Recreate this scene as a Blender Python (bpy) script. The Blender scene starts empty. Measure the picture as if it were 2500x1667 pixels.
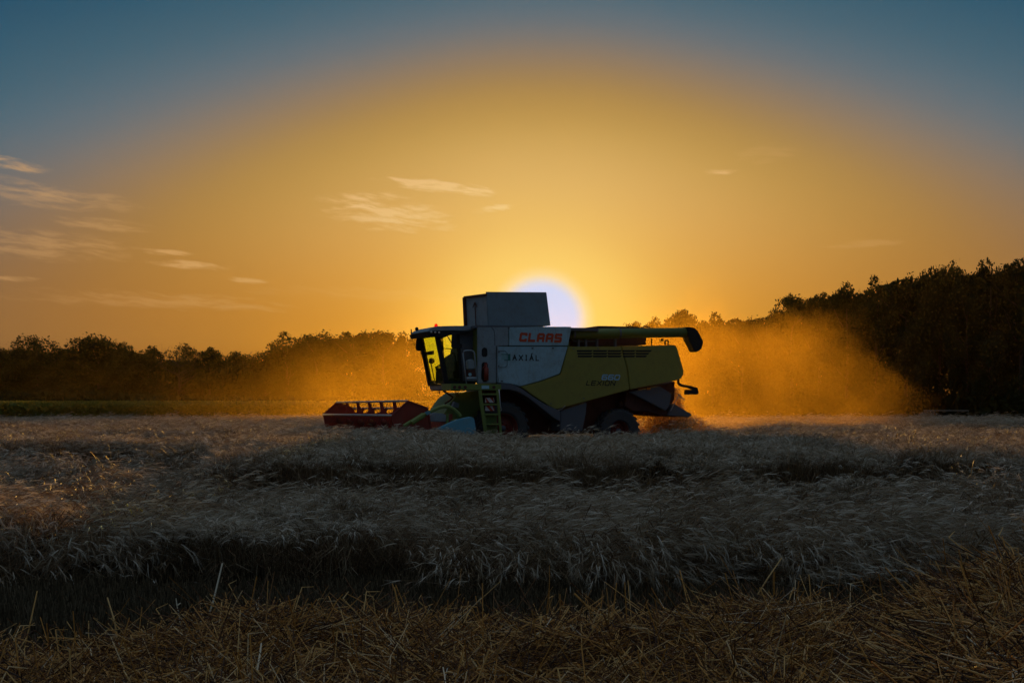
import bpy, bmesh, math, random
import numpy as np
from mathutils import Vector, Matrix
R = math.radians
sc = bpy.context.scene
root_col = sc.collection
random.seed(7); rng = np.random.default_rng(7)

# ------------------------------------------------------------------ camera
FPX, CX, HY, CAMZ = 3080.0, 1250.0, 1000.0, 1.40      # focal length in photo pixels, principal column, horizon row
cam = bpy.data.cameras.new('camera'); camo = bpy.data.objects.new('camera', cam); root_col.objects.link(camo)
cam.sensor_width = 36; cam.lens = 36*FPX/2500; cam.shift_y = (HY-833.5)/2500
cam.clip_start = .1; cam.clip_end = 3000
camo.location = (0, 0, CAMZ); camo.rotation_euler = (R(90), 0, 0)
sc.camera = camo

# ------------------------------------------------------------------ node maths
def lin(c):
    return tuple((v/255/12.92 if v/255 <= .04045 else ((v/255+.055)/1.055)**2.4) for v in c)
class X:
    """tiny expression wrapper round Math nodes"""
    def __init__(s, nt, v): s.nt, s.v = nt, v
    def _m(s, op, *o, clamp=False):
        n = s.nt.nodes.new('ShaderNodeMath'); n.operation = op; n.use_clamp = clamp
        for i, a in enumerate((s,)+o):
            a = a.v if isinstance(a, X) else a
            if isinstance(a, (int, float)): n.inputs[i].default_value = a
            else: s.nt.links.new(a, n.inputs[i])
        return X(s.nt, n.outputs[0])
    def __add__(s, o): return s._m('ADD', o)
    def __radd__(s, o): return s._m('ADD', o)
    def __sub__(s, o): return s._m('SUBTRACT', o)
    def __rsub__(s, o): return X(s.nt, o)._m('SUBTRACT', s)
    def __mul__(s, o): return s._m('MULTIPLY', o)
    def __rmul__(s, o): return s._m('MULTIPLY', o)
    def __truediv__(s, o): return s._m('DIVIDE', o)
    def pow(s, o): return s._m('POWER', o)
    def sqrt(s): return s._m('SQRT')
    def abs(s): return s._m('ABSOLUTE')
    def exp(s): return s._m('EXPONENT')
    def min(s, o): return s._m('MINIMUM', o)
    def max(s, o): return s._m('MAXIMUM', o)
    def smooth(s, a, b):
        n = s.nt.nodes.new('ShaderNodeMapRange'); n.interpolation_type = 'SMOOTHSTEP'
        s.nt.links.new(s.v, n.inputs[0]); n.inputs[1].default_value = a; n.inputs[2].default_value = b
        n.inputs[3].default_value = 0; n.inputs[4].default_value = 1
        return X(s.nt, n.outputs[0])
def nd(nt, t, **kw):
    n = nt.nodes.new(t)
    for k, v in kw.items():
        if k in n.inputs: n.inputs[k].default_value = v
        else: setattr(n, k, v)
    return n
def ramp(nt, fac, stops, interp='LINEAR'):
    n = nt.nodes.new('ShaderNodeValToRGB'); n.color_ramp.interpolation = interp
    e = n.color_ramp.elements
    while len(e) < len(stops): e.new(.5)
    for i, (p, c) in enumerate(stops):
        e[i].position = p; e[i].color = tuple(c)+(1,)
    nt.links.new(fac.v if isinstance(fac, X) else fac, n.inputs[0])
    return n.outputs[0]
def mixc(nt, fac, a, b, mode='MIX'):
    n = nt.nodes.new('ShaderNodeMix'); n.data_type = 'RGBA'; n.blend_type = mode; n.clamp_result = False
    for i, v in ((0, fac), (6, a), (7, b)):
        if isinstance(v, X): v = v.v
        if isinstance(v, (int, float)): n.inputs[i].default_value = v
        elif isinstance(v, tuple): n.inputs[i].default_value = v+(1,) if len(v) == 3 else v
        else: nt.links.new(v, n.inputs[i])
    return n.outputs[2]

# ------------------------------------------------------------------ sky
SUN_AZ = math.atan((1321-CX)/FPX); SUN_EL = math.atan((HY-784)/FPX)
w = bpy.data.worlds.new('World'); sc.world = w; w.use_nodes = True
nt = w.node_tree; nt.nodes.clear()
out = nt.nodes.new('ShaderNodeOutputWorld'); bg = nt.nodes.new('ShaderNodeBackground')
nt.links.new(bg.outputs[0], out.inputs[0])
tc = nt.nodes.new('ShaderNodeTexCoord'); sep = nt.nodes.new('ShaderNodeSeparateXYZ')
nt.links.new(tc.outputs['Generated'], sep.inputs[0])
dx, dy, dz = (X(nt, sep.outputs[i]) for i in range(3))
az = dx._m('ARCTAN2', dy)*57.29578; el = dz._m('ARCSINE')*57.29578
daz = az-math.degrees(SUN_AZ); de = el-math.degrees(SUN_EL)
xs_ = ((daz*daz+2.0).pow(.27)-1.206)*2.72
q = (xs_*xs_+de*de).sqrt()
qr = q/90.0
D = lambda deg: deg/90
hi = ramp(nt, qr, [(0, lin((250, 220, 140))), (D(2.6), lin((245, 206, 124))), (D(4.2), lin((236, 196, 114))), (D(6.2), lin((222, 178, 104))),
    (D(8.2), lin((199, 157, 84))), (D(10.0), lin((172, 134, 70))), (D(11.4), lin((146, 121, 92))), (D(13), lin((100, 112, 120))),
    (D(14.8), lin((66, 99, 114))), (D(17), lin((40, 82, 106))), (D(19.5), lin((22, 68, 96))), (D(30), lin((40, 72, 96))), (D(50), lin((62, 78, 94))), (D(62), lin((104, 118, 134))), (D(82), lin((162, 172, 188)))], 'B_SPLINE')  # last stops, overhead and unseen, are brightened to light the ground
lo = ramp(nt, qr, [(0, lin((255, 212, 96))), (D(2.6), lin((245, 190, 72))), (D(4.2), lin((224, 156, 52))), (D(6), lin((203, 137, 45))),
    (D(8.0), lin((180, 122, 46))), (D(10.5), lin((156, 107, 52))), (D(13), lin((128, 96, 62))), (D(24), lin((70, 76, 80))), (D(60), lin((50, 64, 76)))], 'B_SPLINE')
sky = mixc(nt, el.smooth(3.0, 12.5), lo, hi)
hz_ = 1.0-el.smooth(.6, 3.4)
sky = mixc(nt, hz_*.8, sky, mixc(nt, 1.0, sky, (.60, .46, .22), 'MULTIPLY'))
# thin evening clouds: streaked noise kept to the parts of the sky that carry them
mp = nt.nodes.new('ShaderNodeCombineXYZ')
wn = nd(nt, 'ShaderNodeTexNoise', Scale=.35, Detail=2.0); cmb0 = nt.nodes.new('ShaderNodeCombineXYZ')
nt.links.new(az.v, cmb0.inputs[0]); nt.links.new(el.v, cmb0.inputs[1]); nt.links.new(cmb0.outputs[0], wn.inputs['Vector'])
nt.links.new((az*.55).v, mp.inputs[0]); nt.links.new((el*3.6+az*.35+X(nt, wn.outputs[0])*2.6).v, mp.inputs[1])
cn = nd(nt, 'ShaderNodeTexNoise', Scale=1.1, Detail=6.0, Roughness=.62)
nt.links.new(mp.outputs[0], cn.inputs['Vector'])
streak = X(nt, cn.outputs[0])
def P2A(px, py): return math.degrees(math.atan((px-CX)/FPX)), math.degrees(math.atan((HY-py)/math.hypot(FPX, px-CX)))
tot = None
for px, py, hw, hh, tilt, amp in [  # centre, half sizes in photo pixels, fall to the right, strength
        (35, 402, 75, 14, .16, .5), (130, 482, 190, 26, .05, .24), (60, 455, 120, 16, .2, .14), (120, 600, 190, 34, .0, .26), (250, 548, 110, 16, .05, .25), (455, 646, 100, 12, .06, .48), (410, 617, 55, 8, .0, .5),
        (605, 685, 48, 8, .05, .4), (1070, 455, 140, 16, .10, 1.1), (1165, 472, 40, 14, .0, .4), (1205, 510, 46, 11, -.14, .95), (885, 488, 95, 20, -.02, .75), (965, 528, 165, 34, .05, .72),
        (1755, 420, 42, 8, -.02, .75), (1880, 375, 80, 22, .0, .14), (20, 680, 60, 7, 0, .3), (1000, 720, 420, 18, .02, .06), (2120, 595, 100, 10, -.05, .15), (380, 735, 320, 20, .02, .2)]:
    a0, e0 = P2A(px, py); ra, re = hw/FPX*57.3, hh/FPX*57.3
    u = (az-a0)/ra; v = (el-e0+(az-a0)*tilt)/re
    m = (u*u+v*v)
    g = (1.0-m+(streak-.5)*4.5).smooth(-.3, 1.3)*((m*-.4).exp())*(streak.smooth(.3, .62)*.75+.25)*amp*1.25
    tot = g if tot is None else tot+g
cl = mixc(nt, qr, lin((255, 226, 150)), lin((255, 200, 120)))
cl2 = mixc(nt, (qr*9.0).min(1.0), lin((255, 228, 158)), lin((222, 170, 108)))
sky = mixc(nt, tot.min(1.0)*.85, sky, cl2)
# overexposed halo of the sun itself
sv = Vector((math.sin(SUN_AZ)*math.cos(SUN_EL), math.cos(SUN_AZ)*math.cos(SUN_EL), math.sin(SUN_EL)))
dot = nd(nt, 'ShaderNodeVectorMath', operation='DOT_PRODUCT'); nt.links.new(tc.outputs['Generated'], dot.inputs[0]); dot.inputs[1].default_value = sv
ang = X(nt, dot.outputs['Value'])._m('ARCCOSINE')*57.29578
sky = mixc(nt, ((ang*ang)*-.055).exp()*.55, sky, lin((255, 216, 120)))
sky = mixc(nt, 1.0-ang.smooth(1.8, 2.6), sky, lin((250, 220, 160)))
sky = mixc(nt, 1.0-ang.smooth(1.45, 2.16), sky, lin((208, 214, 242)))
# a little of the physical sky on top
st = nt.nodes.new('ShaderNodeTexSky'); st.sky_type = 'NISHITA'; st.sun_disc = False
st.sun_elevation = R(5.0); st.sun_rotation = SUN_AZ; st.dust_density = 2
sky = mixc(nt, .0003, sky, st.outputs[0], 'ADD')
nt.links.new(sky, bg.inputs[0]); bg.inputs[1].default_value = 1.0

# ------------------------------------------------------------------ sun, exposure
sl = bpy.data.lights.new('sun', 'SUN'); slo = bpy.data.objects.new('sun', sl); root_col.objects.link(slo)
sl.energy = 5.5; sl.angle = R(.8); sl.color = (1, .52, .09)
LAMP_EL = R(5.0)    # lamp set above the drawn halo so its light clears the trees
sv2 = Vector((math.sin(SUN_AZ)*math.cos(LAMP_EL), math.cos(SUN_AZ)*math.cos(LAMP_EL), math.sin(LAMP_EL)))
slo.rotation_euler = (-sv2).to_track_quat('-Z', 'Y').to_euler()
slo.location = (0, 0, 30)
sc.view_settings.view_transform = 'Standard'; sc.view_settings.look = 'None'
sc.view_settings.exposure = 0; sc.view_settings.gamma = 1
sc.render.engine = 'CYCLES'
cy = sc.cycles
cy.use_denoising = True; cy.max_bounces = 8; cy.transparent_max_bounces = 16; cy.volume_bounces = 1
cy.diffuse_bounces = 3; cy.glossy_bounces = 2; cy.volume_max_steps = 160; cy.sample_clamp_indirect = 3; cy.sample_clamp_direct = 6
try: cy.use_light_tree = False
except Exception: pass

# ------------------------------------------------------------------ object helpers
def tag(o, label=None, cat=None, group=None, kind=None):
    if label: o['label'] = label
    if cat: o['category'] = cat
    if group: o['group'] = group
    if kind: o['kind'] = kind
    return o
def link(name, me, mat=None, parent=None, smooth=False):
    o = bpy.data.objects.new(name, me); root_col.objects.link(o)
    if mat: me.materials.append(mat)
    if parent: o.parent = parent
    if smooth:
        me.polygons.foreach_set('use_smooth', [True]*len(me.polygons))
    return o
def mesh(name, verts, faces):
    me = bpy.data.meshes.new(name); me.from_pydata([tuple(v) for v in verts], [], [tuple(f) for f in faces]); me.update(); return me
class MB:
    """collects boxes, bars, prisms, lathes into one mesh"""
    def __init__(s): s.v, s.f = [], []
    def add(s, V, F):
        b = len(s.v); s.v += [tuple(x) for x in V]; s.f += [tuple(i+b for i in f) for f in F]
    def box(s, x0, x1, y0, y1, z0, z1):
        V = [(x, y, z) for x in (x0, x1) for y in (y0, y1) for z in (z0, z1)]
        s.add(V, [(0, 1, 3, 2), (4, 6, 7, 5), (0, 4, 5, 1), (2, 3, 7, 6), (0, 2, 6, 4), (1, 5, 7, 3)])
    def prism(s, poly, y0, y1, inset=None):
        n = len(poly)
        V = [(p[0], y0, p[1]) for p in poly]+[(p[0], y1, p[1]) for p in poly]
        s.add(V, [tuple(range(n)), tuple(range(2*n-1, n-1, -1))]+[(i, i+n, (i+1) % n+n, (i+1) % n) for i in range(n)])
    def tube(s, pts, r, n=8, cap=True):
        pts = [Vector(p) for p in pts]; rr = r if isinstance(r, (list, tuple)) else [r]*len(pts)
        V, F = [], []; up = Vector((0, 0, 1))
        for i, p in enumerate(pts):
            t = (pts[min(i+1, len(pts)-1)]-pts[max(i-1, 0)]).normalized()
            a = t.cross(up)
            if a.length < .05: a = t.cross(Vector((0, 1, 0)))
            a.normalize(); b = t.cross(a)
            for k in range(n):
                w_ = 2*math.pi*(k+.5)/n; V.append(p+(a*math.cos(w_)+b*math.sin(w_))*rr[i])
        for i in range(len(pts)-1):
            for k in range(n): F.append((i*n+k, i*n+(k+1) % n, (i+1)*n+(k+1) % n, (i+1)*n+k))
        if cap: F += [tuple(range(n-1, -1, -1)), tuple(range((len(pts)-1)*n, len(pts)*n))]
        s.add(V, F)
    def bar(s, a, b, w_, h): 
        a, b = Vector(a), Vector(b); t = (b-a).normalized(); side = t.cross(Vector((0, 1, 0)))
        if side.length < .05: side = t.cross(Vector((1, 0, 0)))
        side.normalize(); y = t.cross(side)
        V = [p+side*i*w_/2+y*j*h/2 for p in (a, b) for i, j in ((-1, -1), (1, -1), (1, 1), (-1, 1))]
        s.add(V, [(0, 1, 2, 3), (7, 6, 5, 4)]+[(i, i+4, (i+1) % 4+4, (i+1) % 4) for i in range(4)])
    def lathe(s, prof, c, n=40):     # axis along y
        V, F = [], []
        for k in range(n):
            a = 2*math.pi*k/n
            for r, y in prof: V.append((c[0]+r*math.cos(a), c[1]+y, c[2]+r*math.sin(a)))
        m = len(prof)
        for k in range(n):
            for i in range(m-1): F.append((k*m+i, k*m+i+1, ((k+1) % n)*m+i+1, ((k+1) % n)*m+i))
        s.add(V, F)
    def ball(s, c, r, sz=1, n=10, m=6):
        prof = [(r*math.sin(math.pi*i/m)+1e-4, 0) for i in range(m+1)]
        V, F = [], []
        for i in range(m+1):
            for k in range(n):
                a = 2*math.pi*k/n; V.append((c[0]+prof[i][0]*math.cos(a), c[1]+prof[i][0]*math.sin(a), c[2]+r*sz*math.cos(math.pi*i/m)))
        for i in range(m):
            for k in range(n): F.append((i*n+k, (i+1)*n+k, (i+1)*n+(k+1) % n, i*n+(k+1) % n))
        s.add(V, F)
    def build(s, name, mat, parent=None, bevel=0, smooth=False):
        me = mesh(name, s.v, s.f)
        bm = bmesh.new(); bm.from_mesh(me); bmesh.ops.recalc_face_normals(bm, faces=bm.faces)
        if bevel:
            es = [e for e in bm.edges if len(e.link_faces) == 2 and e.calc_face_angle(0) > .5]
            try: bmesh.ops.bevel(bm, geom=es, offset=bevel, segments=2, affect='EDGES', clamp_overlap=True)
            except Exception: pass
        bm.to_mesh(me); bm.free()
        o = link(name, me, mat, parent)
        if smooth: me.polygons.foreach_set('use_smooth', [True]*len(me.polygons))
        return o

# ------------------------------------------------------------------ materials
def paint(name, col, rough=.45, dirt=.35, metal=0., dirtcol=(.16, .12, .07), scale=3.0, spec=.5):
    m = bpy.data.materials.new(name); m.use_nodes = True; nt = m.node_tree; b = nt.nodes['Principled BSDF']
    tc = nt.nodes.new('ShaderNodeTexCoord')
    n1 = nd(nt, 'ShaderNodeTexNoise', Scale=scale, Detail=6.0, Roughness=.65); nt.links.new(tc.outputs['Object'], n1.inputs['Vector'])
    n2 = nd(nt, 'ShaderNodeTexNoise', Scale=scale*5, Detail=5.0, Roughness=.7); mpn = nt.nodes.new('ShaderNodeMapping'); mpn.inputs['Scale'].default_value = (1, 1, .35)
    nt.links.new(tc.outputs['Object'], mpn.inputs[0]); nt.links.new(mpn.outputs[0], n2.inputs['Vector'])
    f = (X(nt, n1.outputs[0]).smooth(.42, .75)*.7+X(nt, n2.outputs[0]).smooth(.45, .72)*.55)*dirt
    nt.links.new(mixc(nt, f, col, dirtcol), b.inputs['Base Color'])
    b.inputs['Metallic'].default_value = metal
    nt.links.new((f*.5+rough).v, b.inputs['Roughness']); b.inputs['Specular IOR Level'].default_value = spec
    return m
def plain(name, col, rough=.6, metal=0., spec=.4):
    m = bpy.data.materials.new(name); m.use_nodes = True; b = m.node_tree.nodes['Principled BSDF']
    b.inputs['Base Color'].default_value = tuple(col)+(1,); b.inputs['Roughness'].default_value = rough
    b.inputs['Metallic'].default_value = metal; b.inputs['Specular IOR Level'].default_value = spec
    return m
def plant(name, cols, transl=.35, rough=.6, spec=.3, attr='shade', tint=None):
    """stalk or leaf: colour from the per-stalk shade attribute, part of the light passes through"""
    m = bpy.data.materials.new(name); m.use_nodes = True; nt = m.node_tree; nt.nodes.clear()
    o = nt.nodes.new('ShaderNodeOutputMaterial'); a = nt.nodes.new('ShaderNodeAttribute'); a.attribute_name = attr
    oi = nt.nodes.new('ShaderNodeObjectInfo')
    fac = (X(nt, a.outputs['Fac'])+(X(nt, oi.outputs['Random'])-.5)*.25).max(0.0).min(1.0)
    c = ramp(nt, fac, [(i/(len(cols)-1), k) for i, k in enumerate(cols)])
    b = nt.nodes.new('ShaderNodeBsdfPrincipled'); nt.links.new(c, b.inputs['Base Color'])
    b.inputs['Roughness'].default_value = rough; b.inputs['Specular IOR Level'].default_value = spec
    t = nt.nodes.new('ShaderNodeBsdfTranslucent'); nt.links.new(c, t.inputs[0])
    mx = nt.nodes.new('ShaderNodeMixShader'); mx.inputs[0].default_value = transl
    nt.links.new(b.outputs[0], mx.inputs[1]); nt.links.new(t.outputs[0], mx.inputs[2]); nt.links.new(mx.outputs[0], o.inputs[0])
    return m
M = dict(
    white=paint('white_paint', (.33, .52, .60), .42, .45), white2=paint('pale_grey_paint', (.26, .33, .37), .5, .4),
    green=paint('lime_paint', (.28, .255, .045), .42, .3, dirtcol=(.12, .09, .04)), green2=paint('green_paint', (.17, .24, .045), .5, .4),
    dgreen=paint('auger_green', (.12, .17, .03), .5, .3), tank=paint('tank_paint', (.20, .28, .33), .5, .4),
    grey=paint('dark_grey_plastic', (.10, .11, .135), .55, .3), black=plain('black_rubber', (.012, .012, .013), .7),
    chassis=paint('chassis_red_brown', (.10, .03, .02), .7, .6, dirtcol=(.05, .035, .02)), red=paint('red_paint', (.27, .028, .012), .45, .3),
    red2=paint('dull_red_paint', (.28, .03, .012), .55, .35), steel=plain('worn_steel', (.5, .48, .46), .4, .5), rim=paint('rim_red', (.22, .02, .012), .5, .5),
    tyre=paint('tyre_rubber', (.06, .06, .065), .8, .6, dirtcol=(.09, .07, .045), scale=5), seat=plain('seat_fabric', (.03, .03, .034), .9),
    ink=plain('black_ink', (.01, .01, .01), .5), claas=plain('red_lettering', (.55, .07, .02), .45), blue=plain('pale_blue_lettering', (.30, .55, .78), .45),
    teal=plain('teal_print', (.03, .16, .13), .5), sticker=plain('pale_sticker', (.35, .62, .72), .4), wht=plain('white_print', (.75, .75, .75), .5),
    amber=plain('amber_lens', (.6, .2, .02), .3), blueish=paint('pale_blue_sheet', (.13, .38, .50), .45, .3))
def glass(name, tint):
    m = bpy.data.materials.new(name); m.use_nodes = True; nt = m.node_tree; nt.nodes.clear()
    o = nt.nodes.new('ShaderNodeOutputMaterial'); t = nt.nodes.new('ShaderNodeBsdfTransparent'); t.inputs[0].default_value = tint+(1,)
    g = nt.nodes.new('ShaderNodeBsdfGlossy'); g.inputs['Roughness'].default_value = .05
    n = nd(nt, 'ShaderNodeTexNoise', Scale=9.0, Detail=5.0); tcx = nt.nodes.new('ShaderNodeTexCoord'); nt.links.new(tcx.outputs['Object'], n.inputs['Vector'])
    df = nt.nodes.new('ShaderNodeBsdfTranslucent'); df.inputs[0].default_value = (.75, .6, .3, 1)
    m1 = nt.nodes.new('ShaderNodeMixShader'); nt.links.new((X(nt, n.outputs[0]).smooth(.42, .8)*.3).v, m1.inputs[0])  # translucent noise streaks stand in for reflections in the glass
    nt.links.new(t.outputs[0], m1.inputs[1]); nt.links.new(df.outputs[0], m1.inputs[2])
    mx = nt.nodes.new('ShaderNodeMixShader'); mx.inputs[0].default_value = .06
    nt.links.new(m1.outputs[0], mx.inputs[1]); nt.links.new(g.outputs[0], mx.inputs[2]); nt.links.new(mx.outputs[0], o.inputs[0]); return m
M['pale_teal'] = plain('pale_teal_print', (.2, .42, .38), .5); M['glass'] = glass('tinted_cab_glass', (.80, .93, .42))
def lens(name, col):
    m = bpy.data.materials.new(name); m.use_nodes = True; nt = m.node_tree; nt.nodes.clear()
    o = nt.nodes.new('ShaderNodeOutputMaterial'); t = nt.nodes.new('ShaderNodeBsdfTranslucent'); t.inputs[0].default_value = col+(1,)
    g = nt.nodes.new('ShaderNodeBsdfTransparent'); g.inputs[0].default_value = col+(1,)
    mx = nt.nodes.new('ShaderNodeMixShader'); mx.inputs[0].default_value = .5
    nt.links.new(t.outputs[0], mx.inputs[1]); nt.links.new(g.outputs[0], mx.inputs[2]); nt.links.new(mx.outputs[0], o.inputs[0]); return m
M['beacon'] = lens('beacon_lens', (1, .09, .02))

# ------------------------------------------------------------------ the ground
def ground_mat():
    m = bpy.data.materials.new('stubble_soil'); m.use_nodes = True; nt = m.node_tree; b = nt.nodes['Principled BSDF']
    tc = nt.nodes.new('ShaderNodeTexCoord'); n = nd(nt, 'ShaderNodeTexNoise', Scale=1.4, Detail=9.0, Roughness=.7); nt.links.new(tc.outputs['Object'], n.inputs['Vector'])
    nt.links.new(ramp(nt, n.outputs[0], [(.3, (.014, .010, .007)), (.55, (.032, .024, .014)), (.75, (.07, .05, .028))]), b.inputs['Base Color'])
    b.inputs['Roughness'].default_value = .95; b.inputs['Specular IOR Level'].default_value = .1
    bp = nd(nt, 'ShaderNodeBump', Strength=.6, Distance=.05); nt.links.new(n.outputs[0], bp.inputs['Height']); nt.links.new(bp.outputs[0], b.inputs['Normal'])
    return m
gv, gf = [], []
xs = [-900, -300, -120, -60, -30, -15, -8, 0, 8, 15, 30, 60, 120, 300, 900]; ys = [-60, -10, 0, 3, 6, 9, 15, 25, 40, 60, 90, 130, 200, 320, 1100]
for y in ys:
    for x in xs: gv.append((x, y, 0))
for j in range(len(ys)-1):
    for i in range(len(xs)-1): a = j*len(xs)+i; gf.append((a, a+1, a+1+len(xs), a+len(xs)))
tag(link('ground', mesh('ground', gv, gf), ground_mat()), kind='structure')

# ================================================================== COMBINE HARVESTER
TH = R(23); CO, SN = math.cos(TH), math.sin(TH)
_d = 38.6; OX = (1231.6-CX)/FPX*_d-1.35*SN; OY = _d+1.35*CO
def S(px, py, v):      # a point of the photograph's outline, laid on the machine's lengthwise plane v
    k = (px-CX)/FPX
    t = (v+CO*OY-SN*OX)/(CO-SN*k)
    x, y = k*t, t
    return ((x-OX)*CO+(y-OY)*SN, CAMZ+(HY-py)/FPX*t)
def SP(pts, v): return [S(a, b, v) for a, b in pts]
ch = bpy.data.objects.new('combine_harvester', None); root_col.objects.link(ch)
ch.location = (OX, OY, 0); ch.rotation_euler = (0, 0, TH)
tag(ch, 'white and lime green combine harvester with red reel driving left across the wheat', 'combine harvester')

VS = -1.62   # near side skin
def panel(name, pts, mat, v=VS, th=.06, bevel=.018, parent=ch):
    b = MB(); b.prism(SP(pts, v), v, v+th); return b.build(name, mat, parent, bevel)
# hull behind the skins
b = MB(); b.prism(SP([(1169, 799), (1249, 799), (1249, 932), (1169, 932)], -1.5), -1.54, .1); b.prism(SP([(1250, 799), (1385, 800), (1390, 848), (1645, 846), (1663, 909), (1657, 922), (1534, 950), (1434, 973), (1362, 990), (1303, 958), (1250, 938)], -1.5), -1.54, 1.5)
b.build('hull', M['dgreen'], ch, .03)
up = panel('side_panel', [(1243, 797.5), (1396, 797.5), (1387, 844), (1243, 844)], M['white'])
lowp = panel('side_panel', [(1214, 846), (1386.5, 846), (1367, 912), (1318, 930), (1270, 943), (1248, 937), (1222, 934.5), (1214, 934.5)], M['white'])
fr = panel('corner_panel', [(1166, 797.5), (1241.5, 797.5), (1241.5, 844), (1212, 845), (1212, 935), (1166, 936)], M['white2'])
b = MB(); b.prism(SP([(1176, 855), (1178, 850), (1183, 848), (1188, 850), (1190, 856), (1190, 867), (1187, 871), (1179, 871), (1176, 867)], VS-.004), VS-.006, VS+.03)
b.build('recess_shade', M['black'], fr)  # both oval recesses are black plates, their inner shade put in as colour
b = MB(); b.prism(SP([(1176, 889), (1179, 884), (1188, 884), (1191, 889), (1191, 925), (1187, 932), (1180, 932), (1175, 924)], VS-.004), VS-.006, VS+.03)
b.build('recess_shade', M['black'], fr)
b = MB(); c = S(1185.5, 911, VS); r_ = .075
b.tube([(c[0], VS-.05, c[1]-.22), (c[0], VS-.05, c[1]+.14), (c[0], VS-.05, c[1]+.19), (c[0], VS-.05, c[1]+.26)], [r_, r_, .03, .025], 12); b.box(c[0]-.05, c[0]+.04, VS-.07, VS-.03, c[1]+.26, c[1]+.30)
b.tube([(c[0]-.02, VS-.06, c[1]+.27), (c[0]-.13, VS-.06, c[1]+.12), (c[0]-.1, VS-.06, c[1]-.12)], .012, 6)
b.build('fire_extinguisher', M['red'], ch, smooth=True)
gp = panel('engine_panel', [(1387.8, 846), (1516.5, 846), (1531, 900), (1537, 951), (1434.5, 978.5), (1362, 998), (1353, 998), (1303, 966), (1272, 943.6), (1320, 931.5), (1369, 913.5)], M['green'])
gr = panel('rear_hood', [(1518, 845.5), (1646, 842), (1650, 844), (1653.5, 850), (1669.5, 905), (1669, 913), (1664, 923), (1652, 928.5), (1538.5, 950.5), (1532.5, 900)], M['green'])
# ventilation slots: raised black plates paint the dark of the openings
for x0, x1, q_ in ((1408, 1443.5, gp), (1447.5, 1480, gp), (1483.5, 1514.5, gp), (1520.5, 1548, gr), (1552, 1594, gr)):
    s_ = MB()
    for j in range(3):
        y0 = 854.5+j*6.6; y1 = y0+4.4; e = (6*(j+1)) if x1 == 1594 else 0; a = 1.2*j if x0 == 1408 else 0
        s_.prism(SP([(x0+a, y0), (x1-e+4, y0), (x1-e, y1), (x0+a+.7, y1)], VS), VS-.003, VS+.02)
    s_.build('vent_shade', M['black'], q_)
# lettering ---------------------------------------------------------
GL = {'C': [[(1, .85), (1, 1), (.12, 1), (0, .88), (0, .12), (.12, 0), (1, 0), (1, .15)]], 'L': [[(0, 1), (0, 0), (.95, 0)]],
      'A': [[(0, 0), (0, .82), (.18, 1), (.85, 1), (1, .9), (1, 0)], [(0, .42), (1, .42)]], 'S': [[(1, 1), (.12, 1), (0, .88), (0, .58), (.12, .5), (.88, .5), (1, .4), (1, .12), (.88, 0), (0, 0)]],
      'a': [[(0, 0), (.5, 1), (1, 0)], [(.22, .38), (.78, .38)]], 'X': [[(0, 0), (1, 1)], [(0, 1), (1, 0)]], 'I': [[(.5, 0), (.5, 1)]], 'i': [[(.5, 0), (.5, 1)], [(.2, 0), (.8, 0)], [(.2, 1), (.8, 1)]],
      'E': [[(1, 1), (0, 1), (0, 0), (1, 0)], [(0, .52), (.9, .52)]], 'O': [[(.15, 0), (.85, 0), (1, .15), (1, .85), (.85, 1), (.15, 1), (0, .85), (0, .15), (.15, 0)]], 'N': [[(0, 0), (0, 1), (1, 0), (1, 1)]],
      '6': [[(1, 1), (.15, 1), (0, .85), (0, .15), (.15, 0), (.85, 0), (1, .15), (1, .42), (.85, .55), (0, .55)]], '0': [[(.15, 0), (.85, 0), (1, .15), (1, .85), (.85, 1), (.15, 1), (0, .85), (0, .15), (.15, 0)]],
      "'": [[(.45, 1.2), (.7, 1.42)]]}
def letters(name, text, box, thk, skew, mat, parent, gap=.28, v=VS, ws=None):
    """strokes of TEXT inside the photo box (x0, y0, x1, y1)"""
    x0, y0, x1, y1 = box; a = S(x0, y1, v); c = S(x1, y0, v); H = c[1]-a[1]; W = c[0]-a[0]-H*skew
    n = [ch_ for ch_ in text if ch_ != "'"]; ws = ws or {}; wd = [ws.get(k, 1.0) for k in n]
    unit = W/(sum(wd)+gap*(len(n)-1)); b = MB(); cur = a[0]; k = 0; lay = 0; lastx = cur
    for c_ in text:
        if c_ == "'": x = lastx; w_ = unit*ws.get('a', 1)
        else: w_ = unit*wd[k]; x = cur; lastx = x; cur += w_+gap*unit; k += 1
        t = thk*H
        for st_ in GL[c_]:
            pts = [(x+t/2+(w_-t)*p[0]+skew*H*p[1], a[1]+t/2+(H-t)*p[1]) for p in st_]
            for p, q_ in zip(pts, pts[1:]):
                d = Vector((q_[0]-p[0], q_[1]-p[1])); L = d.length
                if L < 1e-5: continue
                d /= L; nn = Vector((-d.y, d.x))*t/2; e = d*t*.42
                P_ = [(p[0]-e.x+nn.x, p[1]-e.y+nn.y), (q_[0]+e.x+nn.x, q_[1]+e.y+nn.y), (q_[0]+e.x-nn.x, q_[1]+e.y-nn.y), (p[0]-e.x-nn.x, p[1]-e.y-nn.y)]
                lay += 1; b.prism(P_, v-.004-.0003*(lay % 12), v+.004)
    return b.build(name, mat, parent)
letters('lettering', 'CLAAS', (1267, 814.5, 1373, 834), .27, .12, M['claas'], up, .16)
letters('lettering', "AXIA'L".replace('A', 'a').replace('I', 'i'), (1251, 866.8, 1316, 880), .17, 0, M['ink'], lowp, .45, ws={'i': .55, 'L': .8})
letters('lettering', '660', (1468, 914.5, 1514.5, 927.5), .2, .22, M['blue'], gp, .16)
letters('lettering', 'LEXION', (1430.5, 929.5, 1503.5, 941), .17, .25, M['ink'], gp, .2, ws={'I': .3, 'L': .8})
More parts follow.
